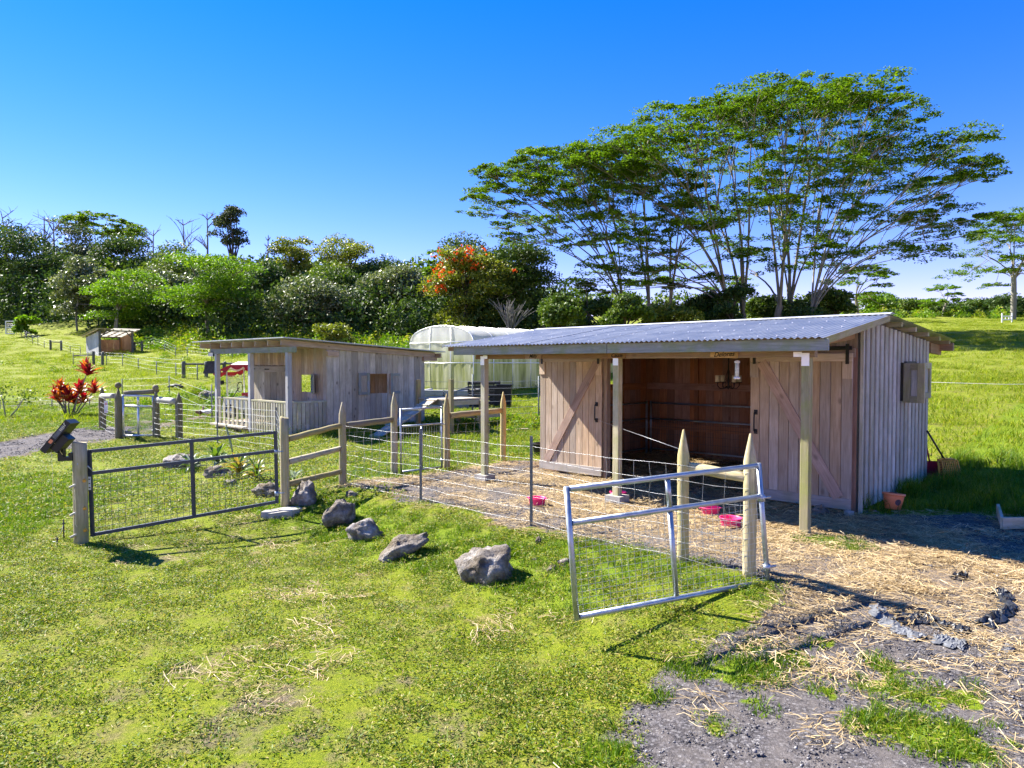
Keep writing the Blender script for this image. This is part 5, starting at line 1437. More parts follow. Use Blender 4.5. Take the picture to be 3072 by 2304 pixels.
rock('rock under the strap-leaved plants, behind the mesh near the dark gate hinge', 800, 1490, .50, .32, .4, .2, 9, 'rock', .2, group=RG)
rock('moss covered rock between two clumps of strap-leaved plants', 645, 1432, .55, .32, .42, 0, 17, 'rock', .2, group=RG)
rock('dark rock at the far end of the strap-leaved plants', 535, 1408, .72, .42, .5, .1, 26, 'rock', .15, group=RG)
rock('small brown stone in front of the spiky plants', 690, 1458, .30, .16, .2, .3, 31, 'rock', .2, group=RG)
rock('thumb-sized pointed stone in the grass below the second steel post', 1617, 1632, .09, .11, .08, .3, 32, 'rock_pale', .1, group=RG)
rock('low grey stone half sunk in the grass by the galvanised gate', 1660, 1712, .16, .10, .14, .6, 33, 'rock_pale', .2, group=RG)
rock('pale flat stone touching the open end of the galvanised gate', 1697, 1700, .17, .12, .14, -.3, 34, 'rock_pale', .2, group=RG)
rock('small sunken stone below the pointed one', 1608, 1680, .12, .08, .1, .2, 35, 'rock', .3, group=RG)
rock('small dark rock on the crest of the bank behind the peaked rock', 1055, 1492, .2, .18, .16, .2, 36, 'rock', .2, group=RG)
rock('round dark stone under the right-hand stable door', 2468, 1545, .24, .19, .2, 0, 41, 'rock', .2)
rock('dark stump-like lump on the weedy mound by the golf cart', 618, 1200, .75, .6, .6, 0, 43, 'rock', .2)
rock('black lump lying on the open lawn', 781, 1746, .05, .035, .04, 0, 44, 'rock', .1)
t = thing('stone_block', 'small white block on the ground under the door corner', 'block', G(2552, 1550), .3)
MB().box((0, .03, .035), (.10, .07, .07)).build('block', M_['concrete'], t)

# ------------------------------------------------------------------ pans, tub, bucket
def pan(label, px, py, d_, h_, mat='pink', name='feed_pan', cat='feed pan', group='pink rubber feed pans', tilt=0):
    b = G(px, py); t = thing(name, label, cat, b + V3(0, d_ * .4, 0), 0, group); t.rotation_euler = (tilt, 0, random.uniform(0, 3))
    r_ = d_ / 2
    MB().lathe([(.001, .004), (r_ * .78, .004), (r_ * .80, .012), (r_ * .95, h_ - .012), (r_, h_ - .01), (r_, h_), (r_ * .92, h_), (r_ * .88, h_ - .02), (r_ * .74, .016), (.001, .016)], 28).build('bowl', M_[mat], t)
    for s in (1, -1): MB().box((s * (r_ + .006), 0, h_ - .01), (.024, .07, .012)).build('lip', M_[mat], t)
    return t
pan('pink feed pan standing alone by the second steel post', 1612, 1519, .255, .105)
pan('pink feed pan behind the middle porch post', 1858, 1500, .255, .105)
pan('pink feed pan at the edge of the shade behind the near pointed posts', 2138, 1549, .265, .105)
pan('largest pink feed pan, nearest the hinge post of the galvanised gate', 2201, 1586, .275, .115)
pan('black rubber tub behind the sunlit sliding door', 1628, 1368, .46, .26, 'rubber', 'rubber_tub', 'tub', None)
b = G(2690, 1538)
t = thing('bucket', 'orange plastic bucket with a dark round print, by the corner of the stable', 'bucket', b + V3(0, .1, .03)); t.rotation_euler = (R(-4), R(6), 0)
MB().lathe([(.001, .0), (.096, .0), (.128, .17), (.128, .185), (.142, .187), (.142, .215), (.13, .215), (.122, .2), (.09, .012), (.001, .012)], 28).build('body', M_['orange'], t)
m = MB(); n = 18; a0 = R(-88); V = [(math.cos(a0) * .1145, math.sin(a0) * .1145, .10)]
for k in range(n):
    q = 2 * math.pi * k / n; aa = a0 + .040 * math.cos(q) / .113; zz = .10 + .042 * math.sin(q); rr_ = .096 + .032 * zz / .17 + .0022
    V.append((math.cos(aa) * rr_, math.sin(aa) * rr_, zz))
V[0] = (math.cos(a0) * .1172, math.sin(a0) * .1172, .10)
m.add(V, [(0, k + 1, (k + 1) % n + 1) for k in range(n)]); m.build('round_print', M_['emblem'], t)
m = MB(); m.tube([(-.13, -.02, .2), (-.06, -.05, .225), (.0, -.07, .225)], .005, 6); m.build('handle', M_['iron'], t)

# manure fork leaning at the back corner
b = G(2838, 1442)
t = thing('manure_fork', 'yellow plastic basket fork with a dark handle leaning at the far corner of the stable', 'fork', b, ROT - .5)
top = at(2781, 1292, b.y + .05) - b
R3 = Matrix.Rotation(-(ROT - .5), 3, 'Z'); top = R3 @ top
neck = V3(-.02, .02, .36)
MB().tube([neck, top], .015, 8).build('handle', M_['iron'], t)
m = MB()
for k in range(9):
    x = -.17 + .34 * k / 8
    m.tube([(x * .95, .02, .36), (x, -.06, .34), (x * 1.04, -.10, .2), (x * 1.08, -.12, -.02)], .011 if k in (0, 8) else .008, 6)
m.tube([(-.17, .02, .36), (0, .03, .37), (.17, .02, .36)], .016, 6)
for s in (-1, 1): m.tube([(s * .165, .02, .36), (s * .19, -.02, .25), (s * .2, -.05, .05)], .016, 6)
m.build('tines', M_['fork'], t)
m = MB()
for k in range(10):
    x = -.15 + .3 * k / 9; m.tube([(x, .02, .35), (x, .0, .12)], .004, 4)
for k in range(6): m.tube([(-.16, .015 - .003 * k, .33 - .04 * k), (.16, .015 - .003 * k, .33 - .04 * k)], .004, 4)
m.build('grid', M_['fork'], t)
b = G(2786, 1440)
t = thing('maroon_scoop', 'maroon plastic scoop standing behind the far corner of the stable', 'scoop', b, ROT)
m = MB(); V = []
for k in range(5):
    for j in range(5): V.append((.02 + .08 * math.sin(j * .78) + .10 * (1 - k / 4), -.16 + .07 * j - .02 * k, .34 * k / 4 - .02))
m.add(V, [(k * 5 + j, k * 5 + j + 1, k * 5 + j + 6, k * 5 + j + 5) for k in range(4) for j in range(4)], True)
V2 = [(x + .012, y, z) for x, y, z in V]; m.add(V2, [(k * 5 + j + 5, k * 5 + j + 6, k * 5 + j + 1, k * 5 + j) for k in range(4) for j in range(4)], True)
m.build('blade', M_['maroon'], t); MB().tube([(.05, 0, .3), (-.1, .1, 1.0)], .014, 6).build('handle', M_['maroon'], t)
b = G(3052, 1588)
t = thing('garden_bed', 'corner of a low mossy plank frame at the edge of the tall grass', 'garden bed', b, .15)
plank(t, 'board', M_['slat'], (-.22, 0, .08), (1.2, 0, .06), Z_, .14, .04)
plank(t, 'board', M_['slat'], (-.18, .03, .08), (.3, .6, .12), Z_, .12, .035)

# ------------------------------------------------------------------ black sheeting on the ground
def sheeting(label, path, wd, seed, mat='tarp', h=.06):
    P = [G(a, b) for a, b in path]; b0 = P[0].copy()
    r2 = random.Random(seed); n = 12 * (len(P) - 1); m = MB(); V = []; k = 9
    for i in range(n + 1):
        s = i / n * (len(P) - 1); j = min(int(s), len(P) - 2); p = P[j].lerp(P[j + 1], s - j)
        d = (P[j + 1] - P[j]).normalized(); sd = V3(-d.y, d.x, 0)
        w_ = wd * (.55 + .6 * abs(math.sin(i * .37 + seed))) * (.3 if i in (0, n) else 1)
        for q in range(k):
            u_ = q / (k - 1) - .5
            x, y = p.x + sd.x * u_ * w_ + r2.uniform(-.012, .012), p.y + sd.y * u_ * w_ + r2.uniform(-.012, .012)
            V.append((x - b0.x, y - b0.y, z1(x, y) - b0.z + .012 + (h * (.15 + .85 * abs(math.sin(i * .9 + q * 1.3 + seed) * math.cos(i * .31 - q * .8))) + r2.uniform(0, .012)) * (1 - abs(u_) * 1.7 if abs(u_) < .45 else .0)))
    m.add(V, [(i * k + q, i * k + q + 1, (i + 1) * k + q + 1, (i + 1) * k + q) for i in range(n) for q in range(k - 1)])
    o = m.build('plastic_sheeting', M_[mat]); o.location = b0
    tag(o, label, 'plastic sheeting', 'scraps of black plastic sheeting')
sheeting('longest twisted strip of black plastic sheeting half buried in straw', [(2690, 1868), (2760, 1852), (2830, 1880), (2905, 1902)], .17, 2, h=.05)
sheeting('dusty grey flap of sheeting at the bend of the longest strip', [(2632, 1822), (2650, 1862), (2700, 1895), (2770, 1920)], .16, 5, 'tarpgrey', .025)
sheeting('curled black strip rising beside the right edge of the gravel', [(2940, 1880), (2990, 1855), (3022, 1832), (3015, 1795), (2995, 1775)], .14, 7, h=.055)
sheeting('small dusty scrap of sheeting below the longest strip', [(2800, 1915), (2850, 1930), (2895, 1940)], .2, 9, 'tarpgrey', .025)
sheeting('tiny black scrap standing up in the straw above the other strips', [(2862, 1740), (2885, 1735), (2905, 1738)], .09, 11, h=.07)
sheeting('pale scrap of sheeting at the right edge of the gravel', [(3010, 1948), (3040, 1955)], .12, 12, 'tarpgrey', .04)

# ------------------------------------------------------------------ ducks
def duck(label, px, py, rz, mat, dark):
    b = G(px, py); t = thing('duck', label, 'duck', b, rz, 'ducks on the bare earth')
    sk = [((-.20, 0, .22), .018), ((-.12, 0, .20), .055), ((0, 0, .18), .085), ((.10, 0, .20), .075), ((.15, 0, .27), .036), ((.165, 0, .34), .030), ((.185, 0, .385), .034), ((.215, 0, .385), .022)]
    MB().tube([p for p, _ in sk], [r_ for _, r_ in sk], 12).build('body', M_[mat], t)
    for s in (-1, 1):
        MB().lathe([(.001, -.12), (.035, -.08), (.05, 0), (.03, .09), (.001, .13)], 8, (-.03, s * .065, .205), Matrix.Rotation(R(84), 3, 'Y')).build('wing', M_[dark], t)
        m = MB(); m.tube([(.01, s * .035, .11), (.015, s * .035, .012)], .009, 6); m.box((.035, s * .035, .008), (.06, .05, .008)); m.build('leg', M_['fork'], t)
    m = MB(); m.box((.25, 0, .378), (.05, .026, .014)); m.build('beak', M_['fork'], t)
    m = MB()
    for s in (-1, 1): m.box((.205, s * .026, .395), (.01, .006, .01))
    m.build('eye', M_['iron'], t)
brown = plain('brown_feathers', (.20, .13, .08), .8, .35, sc=20); M_['brown'] = brown
M_['brown_dark'] = plain('dark_feathers', (.10, .07, .05), .8, .3, sc=20)
duck('brown duck on the bare earth beside the white one', 599, 1252, 1.2, 'brown', 'brown_dark')
duck('white duck on the bare earth near the porch', 622, 1251, .4, 'white', 'white')
b = G(523, 1172)
t = thing('dead_branch', 'dark fallen branch lying on top of the weedy mound', 'branch', b + V3(-.1, .3, .12))
m = MB(); m.tube([(-.35, 0, .05), (0, .05, .12), (.35, 0, .03), (.5, -.05, -.05)], [.05, .09, .07, .03], 8); m.tube([(.1, 0, .1), (.3, .1, .2)], [.04, .015], 6); m.build('wood', M_['iron'], t)

# ------------------------------------------------------------------ leafy plants with single leaves
def strapleaf(L, wd, arch, k=5, cup=.25):
    V = []; 
    for i in range(k + 1):
        s = i / k; x = L * (s - .25 * arch * s * s); z = L * (.75 * s - arch * s * s) ; w_ = wd * math.sin(math.pi * min(1, .18 + .82 * s) ** .8) * (1 if i < k else .05)
        for q in (-1, 0, 1): V.append((x, q * w_ / 2, z + abs(q) * w_ * cup))
    f = [(i * 3 + q, i * 3 + q + 1, i * 3 + q + 4, i * 3 + q + 3) for i in range(k) for q in (0, 1)]
    me = bpy.data.meshes.new('leaf'); me.from_pydata(V, [], f); me.update(); me.polygons.foreach_set('use_smooth', [True] * len(f)); return me
_sl = {}
def leaf_obj(parent, mat, L, wd, arch, p, az, el, roll=0.0):
    key = (mat, round(L, 2), round(wd, 3), round(arch, 1))
    if key not in _sl:
        _sl[key] = strapleaf(key[1], wd, key[3]); _sl[key].materials.append(M_[mat])
    Mx = Matrix.Translation(p) @ Matrix.Rotation(az, 4, 'Z') @ Matrix.Rotation(-el, 4, 'Y') @ Matrix.Rotation(roll, 4, 'X')
    return link('leaf', _sl[key], None, parent, Mx)
def rosette(label, px, py, n, L, wd, mats, seed, el0=-.1, el1=.75, group='strap-leaved plants among the rocks', name='bromeliad', stalk=None):
    r2 = random.Random(seed); b = G(px, py); t = thing(name, label, 'plant', b, 0, group)
    for k in range(n):
        s = k / n
        leaf_obj(t, r2.choice(mats), L * r2.choice((.75, .9, 1.0, 1.1)), wd, r2.choice((.4, .6, .8)), V3(0, 0, .05 + .1 * s), k * 2.4 + r2.uniform(-.3, .3), el0 + (el1 - el0) * s, r2.uniform(-.3, .3))
    return t
rosette('strap-leaved plant with bright green leaves behind the middle bar of the dark gate', 650, 1402, 26, .46, .085, ['brom', 'brom', 'brom', 'brom_pale'], 1)
rosette('second strap-leaved plant with sunburnt orange leaves', 718, 1432, 24, .46, .075, ['brom', 'brom_orange', 'brom_pale', 'brom_orange'], 2)
rosette('spiky yellow-green plant nearest the dark gate hinge', 770, 1445, 26, .40, .055, ['brom', 'brom', 'brom_orange'], 3)
rosette('grey green drooping plant beside the farthest garden rock', 572, 1412, 20, .42, .05, ['brom_pale', 'brom'], 4, -.3, .3)
rosette('small tuft of strap leaves at the foot of the ladder-like rails', 880, 1470, 18, .34, .06, ['brom', 'brom_pale'], 6)
b = G(705, 1400); tp = at(677, 1270, b.y) - b
t = thing('flower_stalk', 'tall dry flower stalk leaning out of the strap-leaved plants', 'flower stalk', b)
m = MB(); m.tube([V3(0, 0, 0), tp * .5 + V3(.02, 0, 0), tp * .8 + V3(.0, 0, 0), tp], [.012, .016, .022, .008], 7)
for k in range(12):
    q = tp * (.45 + .045 * k); s = 1 if k % 2 else -1; m.tube([q, q + V3(s * .035, 0, .03)], [.012, .004], 5)
m.build('stalk', M_['brom_pale'], t)
def ti_plant():
    b = G(205, 1248); t = thing('ti_plant', 'tall ti plant with red, maroon and orange leaf heads on bare stems', 'plant', b)
    r2 = random.Random(4); sc = b.y / F
    heads = [(262, 1118, 'red_leaf', 30, .62), (180, 1165, 'orange_leaf', 20, .5), (207, 1195, 'red_leaf', 26, .55), (240, 1172, 'red_leaf', 24, .55), (282, 1172, 'red_leaf', 20, .55), (176, 1200, 'orange_leaf', 22, .55), (225, 1205, 'red_leaf', 22, .5), (195, 1180, 'orange_leaf', 16, .45), (165, 1190, 'red_leaf', 14, .5), (250, 1200, 'red_leaf', 16, .5)]
    for hx, hy, mt, n, L in heads:
        q = at(hx, hy, b.y + r2.uniform(-.35, .35)) - b
        foot = V3(q.x * .28 + r2.uniform(-.15, .15), q.y * .5, -.1)
        m = MB(); m.tube([foot, foot.lerp(q, .5) + V3(r2.uniform(-.05, .05), 0, .05), q], [.03, .024, .018], 6); m.build('stem', M_['bark'], t)
        for k in range(n):
            s = k / n
            o = leaf_obj(t, mt if r2.random() < .75 else ('red_leaf' if mt == 'orange_leaf' else 'orange_leaf'), L * r2.choice((.8, .95, 1.05)), .13, r2.choice((.2, .4, .6)), q - V3(0, 0, .12 * (1 - s)), k * 2.4, -.25 + 1.35 * s, r2.uniform(-.4, .4))
ti_plant()
# slender sapling left of the red plant
b = G(22, 1252)
t = thing('sapling', 'slender leaning sapling with few small leaves at the left of the red plant', 'tree', b)
m = MB(); e1 = at(72, 1196, b.y) - b; e2 = at(2, 1180, b.y) - b
m.tube([V3(0, 0, -.1), e1 * .5 + V3(.05, 0, -.04), e1], [.035, .025, .012], 6); m.tube([V3(-.05, 0, -.1), e2 * .6, e2], [.03, .02, .01], 6)
for e, k in ((e1, 5), (e2, 4)):
    for j in range(k): q = e * (.6 + .1 * j); m.tube([q, q + V3(random.uniform(-.25, .35), random.uniform(-.2, .2), random.uniform(.1, .4))], [.012, .004], 5)
m.build('stem', M_['bark_grey'], t)
cs = np.concatenate([np.array(e1) + rng.normal(0, .25, (110, 3)) * [1, 1, .8] + [.05, 0, .12], np.array(e2) + rng.normal(0, .2, (70, 3))])
V, Q = leafquads(cs, rdir(len(cs)), rdir(len(cs)), .12, .06); me = mesh_np('foliage', V, Q); link('foliage', me, M_['mid_leaf'], t)
# ------------------------------------------------------------------ trees
def limb(m, a, b, r0, r1, bow=.15, n=5, rnd=random, seg=6, up=.5):
    """a curved limb: leaves a steeply, arrives at b"""
    a, b = Vector(a), Vector(b); d = b - a; L = d.length
    c = a + V3(d.x * (1 - up) * .5, d.y * (1 - up) * .5, d.z * (.5 + .3 * up))
    c += V3(rnd.uniform(-1, 1), rnd.uniform(-1, 1), rnd.uniform(-.5, .5)) * L * bow * .4
    pts = []
    for k in range(n + 1):
        t_ = k / n
        pts.append(a * (1 - t_) ** 2 + c * 2 * t_ * (1 - t_) + b * t_ ** 2)
    m.tube(pts, [r0 + (r1 - r0) * k / n for k in range(n + 1)], seg, False)
    return pts
def place(px, base_py, Y):
    X = (px - CX) / F * Y
    return V3(X, Y, z1(X, Y))
def crown_obj(t, V, Q, mats, name='crown'):
    me = mesh_np(name, V, Q)
    return link(name, me, mats, t)
def broadleaf(label, px, Y, top_py, wpx, mat, n=7000, leaf=.34, low=.22, bark='bark_dark', seed=1, group=None, clumps=26, flat=1.0, off=0.0, stems=1, name='broadleaf_tree', cat='tree', flowers=0, spread_=.5, aspect=.55):
    r = np.random.default_rng(seed); rd = random.Random(seed)
    b = place(px, 0, Y)
    H = up_to(b, top_py); W = wpx * Y / F
    t = thing(name, label, cat, b, 0, group)
    zc, rz_ = H * (1 + low) / 2, H * (1 - low) / 2
    cen = []
    while len(cen) < clumps:
        v = r.normal(size=3); v /= np.linalg.norm(v)
        q = v * r.uniform(.4, .84)
        if q[2] < -.2 and low < .3: q[2] = max(-.92, q[2] * 1.5)
        cen.append([q[0] * W / 2 + off * W * .2 * q[2], q[1] * W / 2 * .9, zc + q[2] * rz_])
    cen = np.array(cen)
    rad = W * r.uniform(.15, .27, clumps) * (26 / clumps) ** .3
    n = int(n * 2.1); leaf = leaf * .84
    w_ = rad ** 2; ci = r.choice(clumps, n, p=w_ / w_.sum())
    v = rdir(n, r); v[:, 2] = np.where(v[:, 2] < -.3, -v[:, 2] * .6, v[:, 2])
    q = r.uniform(.0, 1, n) ** .33
    c = cen[ci] + v * (rad[ci] * q)[:, None] * np.array([1, 1, .72 * flat])
    c[:, 2] = np.maximum(c[:, 2], .15)
    L = leaf * r.uniform(.6, 1.35, n)
    V, Q = leafquads(c, rdir(n, r, .7), unit(rdir(n, r) + np.array([-.25, -.1, .55])), L, L * aspect)
    crown_obj(t, V, Q, M_[mat])
    m = MB(); tr = .014 * H + .08
    heads = sorted(range(clumps), key=lambda k: cen[k][2])[::max(1, clumps // 9)]
    for s in range(stems):
        fx = rd.uniform(-.3, .3) * W * .5 * (stems > 1); fy = rd.uniform(-.2, .2) * W * (stems > 1)
        fork = V3(fx * .7 + rd.uniform(-.3, .3), fy, H * rd.uniform(.3, .45))
        limb(m, (fx, fy, -.4), fork, tr / stems ** .5, tr * .7 / stems ** .5, .2, 4, rd, 7, .9)
        for k in heads[s::stems]: limb(m, fork, Vector(cen[k]), tr * .45 / stems ** .5, .04, .3, 4, rd, 5)
    m.build('trunk', M_[bark], t)
    if flowers:
        top = np.argsort(-(cen[:, 2] - .35 * cen[:, 0] * 1.0))[:clumps * 2 // 3]
        ci = r.choice(top, flowers); v = rdir(flowers, r); v[:, 2] = np.abs(v[:, 2]); v[:, 1] = -np.abs(v[:, 1]) * .8; v = unit(v)
        fc = cen[ci] + v * (rad[ci] * 1.02)[:, None] * np.array([1, 1, .75])
        fc = np.repeat(fc, 9, 0) + r.normal(0, .15, (flowers * 9, 3))
        V, Q = leafquads(fc, rdir(len(fc), r), rdir(len(fc), r), .28, .2)
        crown_obj(t, V, Q, M_['flower'], 'blossom')
    return t
def kmeans(P, k, r, it=8):
    c = P[r.choice(len(P), k, replace=False)]
    for _ in range(it):
        l = ((P[:, None] - c[None]) ** 2).sum(-1).argmin(1)
        for j in range(k):
            if (l == j).any(): c[j] = P[l == j].mean(0)
    return c, l
def albizia(label, px, Y, env, npad, pad_r, seed, trunk_r=.45, fork=.22, leaves=430, leaf=.30, K1=8, mat='albizia', bark='bark', group=None, base_off=((0, 0),), lowpads=.3, name='umbrella_tree', depth=.8, skirt=None):
    """umbrella tree. env: outline of the crown as (pixel x, pixel y of its top), low: rows of flat pads down inside it"""
    r = np.random.default_rng(seed); rd = random.Random(seed)
    b = place(px, 0, Y); t = thing(name, label, 'tree', b, 0, group)
    ex = np.array([(e[0] - px) / F * Y for e in env]); ez = np.array([up_to(b, e[1]) for e in env]); eb = np.array([up_to(b, e[2]) for e in env])
    xc, hw = (ex[0] + ex[-1]) / 2, (ex[-1] - ex[0]) / 2
    pads = []
    tries = 0
    while len(pads) < npad and tries < npad * 200:
        tries += 1
        a = r.uniform(0, 2 * np.pi); q = np.sqrt(r.random())
        x = xc + hw * q * np.cos(a); y = hw * depth * q * np.sin(a)
        k = np.sqrt(max(0, 1 - (y / (hw * depth + 1e-6)) ** 2))
        zt_, zb = np.interp(x, ex, ez), np.interp(x, ex, eb)
        mid = .5 * (zt_ + zb)
        zt_ = mid + (zt_ - mid) * (.45 + .55 * k)
        s = r.random() ** 1.15 if len(pads) > npad * .45 else r.random() * .13
        z = zt_ - (zt_ - zb) * s - .3
        p = np.array([x, y, z])
        if all(((p - o)[:2] ** 2).sum() / pad_r ** 2 + ((p - o)[2] / (pad_r * .42)) ** 2 > .5 for o in pads): pads.append(p)
    pads = np.array(pads); n = len(pads)
    pr = pad_r * r.uniform(.65, 1.25, n)
    # foliage: each pad a shallow dome of sprays
    ns = 11; sp = max(8, int(leaves * 1.75 / ns)); pi_ = np.repeat(np.arange(n), ns)
    a = r.uniform(0, 2 * np.pi, n * ns); q = np.sqrt(r.random(n * ns)) * .95
    sc = pads[pi_] + np.stack([np.cos(a) * q * pr[pi_], np.sin(a) * q * pr[pi_], (.7 - q ** 2) * pr[pi_] * .24 + r.normal(0, .04, n * ns) * pr[pi_]], -1)
    sr = pr[pi_] * r.uniform(.22, .42, n * ns)
    k = n * ns * sp; si = np.repeat(np.arange(n * ns), sp)
    v = rdir(k, r); v[:, 2] = np.abs(v[:, 2]) * np.where(r.random(k) < .8, 1, -.5)
    c = sc[si] + v * (sr[si] * r.random(k) ** .45)[:, None] * np.array([1, 1, .42])
    L = leaf * r.uniform(.6, 1.4, k)
    d = rdir(k, r, .35); nr = unit(rdir(k, r, 1) * .75 + np.array([0, 0, 1.0]))
    V, Q = leafquads(c, d, nr, L, L * .5)
    crown_obj(t, V, Q, M_[mat])
    # limbs: forks to groups of pads
    zf = fork * ez.max()
    nb = len(base_off)
    own = np.array([min(range(nb), key=lambda i: abs(p[0] - base_off[i][0] * 1.6 - xc * .15) + abs(p[1] - base_off[i][1]) * .5) for p in pads]) if nb > 1 else np.zeros(n, int)
    for i, (ox, oy) in enumerate(base_off):
        P = pads[own == i]
        if len(P) < 3: continue
        m = MB()
        f0 = V3(ox + rd.uniform(-.4, .4), oy, zf * rd.uniform(.8, 1.2))
        lx, ly = ox, oy
        limb(m, (lx, ly, -.6), f0, trunk_r, trunk_r * .85, .05, 4, rd, 9, .9)
        k1 = max(2, min(int(K1 * len(P) / n * nb ** .5) + 1, len(P) // 2))
        c1, l1 = kmeans(P.copy(), k1, r)
        for j in range(k1):
            S_ = P[l1 == j]
            if not len(S_): continue
            tgt = Vector(S_.mean(0)); 
            e = f0.lerp(tgt, .62) + V3(0, 0, .04 * (tgt - f0).length)
            r1 = max(.07, trunk_r * .62 * (len(S_) / len(P)) ** .5 * 1.25)
            l1p = limb(m, f0 - V3(0, 0, rd.uniform(0, .25) * zf), e, r1, r1 * .6, .12, 6, rd, 7, .55)
            k2 = max(1, len(S_) // 4)
            c2, l2 = kmeans(S_.copy(), k2, r)
            for g in range(k2):
                S2 = S_[l2 == g]
                if not len(S2): continue
                st = l1p[rd.choice((3, 4, 5, 6))]
                e2 = st.lerp(Vector(S2.mean(0)), .62)
                r2 = max(.05, r1 * .55)
                l2p = limb(m, st, e2, r2, r2 * .65, .15, 5, rd, 6, .4)
                for p_ in S2:
                    ptip = Vector(p_)
                    l3 = limb(m, l2p[rd.choice((3, 4, 5))], ptip + V3(0, 0, .0), max(.035, r2 * .5), .025, .2, 4, rd, 5, .2)
                    for _ in range(3):
                        aa = rd.uniform(0, 6.28); limb(m, l3[3], ptip + V3(math.cos(aa) * pad_r * .6, math.sin(aa) * pad_r * .6, .1), .03, .015, .2, 3, rd, 4, .1)
        m.build('trunk', M_[bark], t)
    return t

# the great umbrella trees behind the stable
UG = 'umbrella trees behind the stable'
albizia('great domed umbrella tree with many pale trunks, its crown the highest in view', 2330, 60,
        [(1700, 610, 860), (1800, 440, 870), (1950, 370, 860), (2100, 320, 850), (2250, 298, 830), (2400, 290, 820), (2560, 312, 820), (2640, 385, 820), (2760, 445, 800), (2905, 530, 640)],
        270, 2.15, 5, .32, .14, 400, .23, 13, base_off=((-4.6, -1), (-2.4, 1.5), (-.3, -.5), (1.4, 1), (2.6, -1)), group=UG, depth=.62)
albizia('lower umbrella tree on the left flank of the great one', 1960, 62,
        [(1415, 640, 690), (1470, 490, 720), (1600, 462, 760), (1760, 452, 800), (1900, 470, 830), (2050, 520, 860), (2150, 600, 860)],
        125, 2.0, 8, .24, .20, 400, .22, 8, base_off=((-2.6, 0), (-.6, .8), (1.4, 1)), group=UG, depth=.55)
albizia('umbrella tree at the edge of the picture with a tall bare trunk', 3035, 88, [(2865, 850, 905), (2885, 720, 890), (2930, 640, 860), (3000, 628, 850), (3100, 632, 850), (3200, 680, 880)], 42, 2.3, 12, .34, .38, 330, .28, 6, group=UG, depth=.7)
albizia('little umbrella tree peering over the stable roof', 2572, 84, [(2520, 880, 930), (2560, 790, 910), (2600, 780, 900), (2660, 850, 920)], 13, 1.5, 14, .2, .35, 260, .26, 4, group=UG)
albizia('small pale umbrella tree far off between the stable and the edge tree', 2825, 100, [(2780, 905, 940), (2810, 852, 920), (2850, 850, 920), (2880, 900, 930)], 11, 1.5, 15, .18, .4, 260, .28, 4, group=UG, mat='fern_leaf')
albizia('umbrella tree standing above the dark wood on the far hillside', 300, 125, [(188, 700, 760), (230, 665, 740), (290, 640, 730), (345, 640, 720), (400, 690, 740)], 20, 3.0, 16, .4, .5, 330, .42, 6)
albizia('slim feathery tree rising beside the tulip tree', 1325, 92, [(1285, 800, 850), (1310, 745, 840), (1345, 742, 830), (1375, 790, 840)], 12, 1.5, 17, .14, .45, 260, .28, 4, mat='fern_leaf')
# the wood on the left
WG = 'trees of the wood on the hillside'
broadleaf('dark dense tree at the left edge of the wood', 40, 100, 680, 330, 'dark_leaf', 11000, .42, .0, seed=1, group=WG)
broadleaf('dark tree second from the edge, lower and rounder', 150, 96, 740, 210, 'dark_leaf', 8000, .40, .0, seed=2, group=WG)
broadleaf('tall dark tree behind the silvery one', 230, 112, 672, 250, 'ohia', 8000, .42, .1, seed=3, group=WG)
broadleaf('silvery guava tree leaning out over the weedy bank', 268, 80, 765, 190, 'guava', 8500, .36, .12, 'bark_grey', seed=4, group=WG, stems=3)
broadleaf('dark crown above the bright feathery saplings', 390, 108, 690, 240, 'dark_leaf', 8000, .42, .15, seed=6, group=WG)
broadleaf('low bright feathery sapling spreading over the far shelter', 385, 74, 800, 250, 'fern_leaf', 5200, .36, .2, 'bark', seed=7, group=WG, clumps=24, flat=.5, stems=2, aspect=.35)
broadleaf('bright green feathery tree with a forked pale trunk', 630, 66, 738, 300, 'fern_leaf', 7500, .34, .28, 'bark', seed=8, group=WG, clumps=30, flat=.5, aspect=.35)
broadleaf('grey green bush under the feathery tree', 500, 80, 800, 230, 'guava', 7500, .34, .05, 'bark_grey', seed=9, group=WG, stems=3)
broadleaf('dark tree filling the wood behind the feathery tree', 560, 96, 730, 300, 'mid_leaf', 9000, .38, .05, seed=10, group=WG)
broadleaf('tall thin tree with sparse upright tufts above the wood', 695, 98, 592, 110, 'ohia', 2600, .36, .42, 'bark_dark', seed=11, group=WG, clumps=22)
broadleaf('dusty dark tree right of the feathery one', 790, 82, 790, 260, 'dark_leaf', 8500, .36, .05, seed=12, group=WG)
broadleaf('yellow green tree with a ragged top behind the shed', 875, 94, 700, 150, 'yellow_leaf', 5200, .36, .3, seed=13, group=WG, clumps=22)
broadleaf('broad yellow green tree with open branches behind the shed', 1040, 95, 712, 210, 'yellow_leaf', 7000, .36, .22, seed=14, group=WG, clumps=24)
broadleaf('dull green tree in front of the yellow green pair', 990, 84, 800, 250, 'mid_leaf', 8500, .36, .1, seed=15, group=WG)
broadleaf('pale leaved guava tree right above the shed roof', 930, 70, 845, 270, 'guava', 9000, .30, .08, 'bark_grey', seed=16, group=WG, stems=3)
broadleaf('pinkish grey guava tree between the shed and the greenhouse', 1060, 72, 868, 150, 'guava', 5200, .30, .2, 'bark_grey', seed=17, group=WG, stems=4)
broadleaf('round guava tree on thin bare stems left of the tulip tree', 1190, 74, 805, 210, 'guava', 8500, .31, .38, 'bark_grey', seed=18, group=WG, stems=6)
broadleaf('dark tree behind the round guava tree', 1150, 96, 775, 260, 'dark_leaf', 8000, .4, .05, seed=19, group=WG)
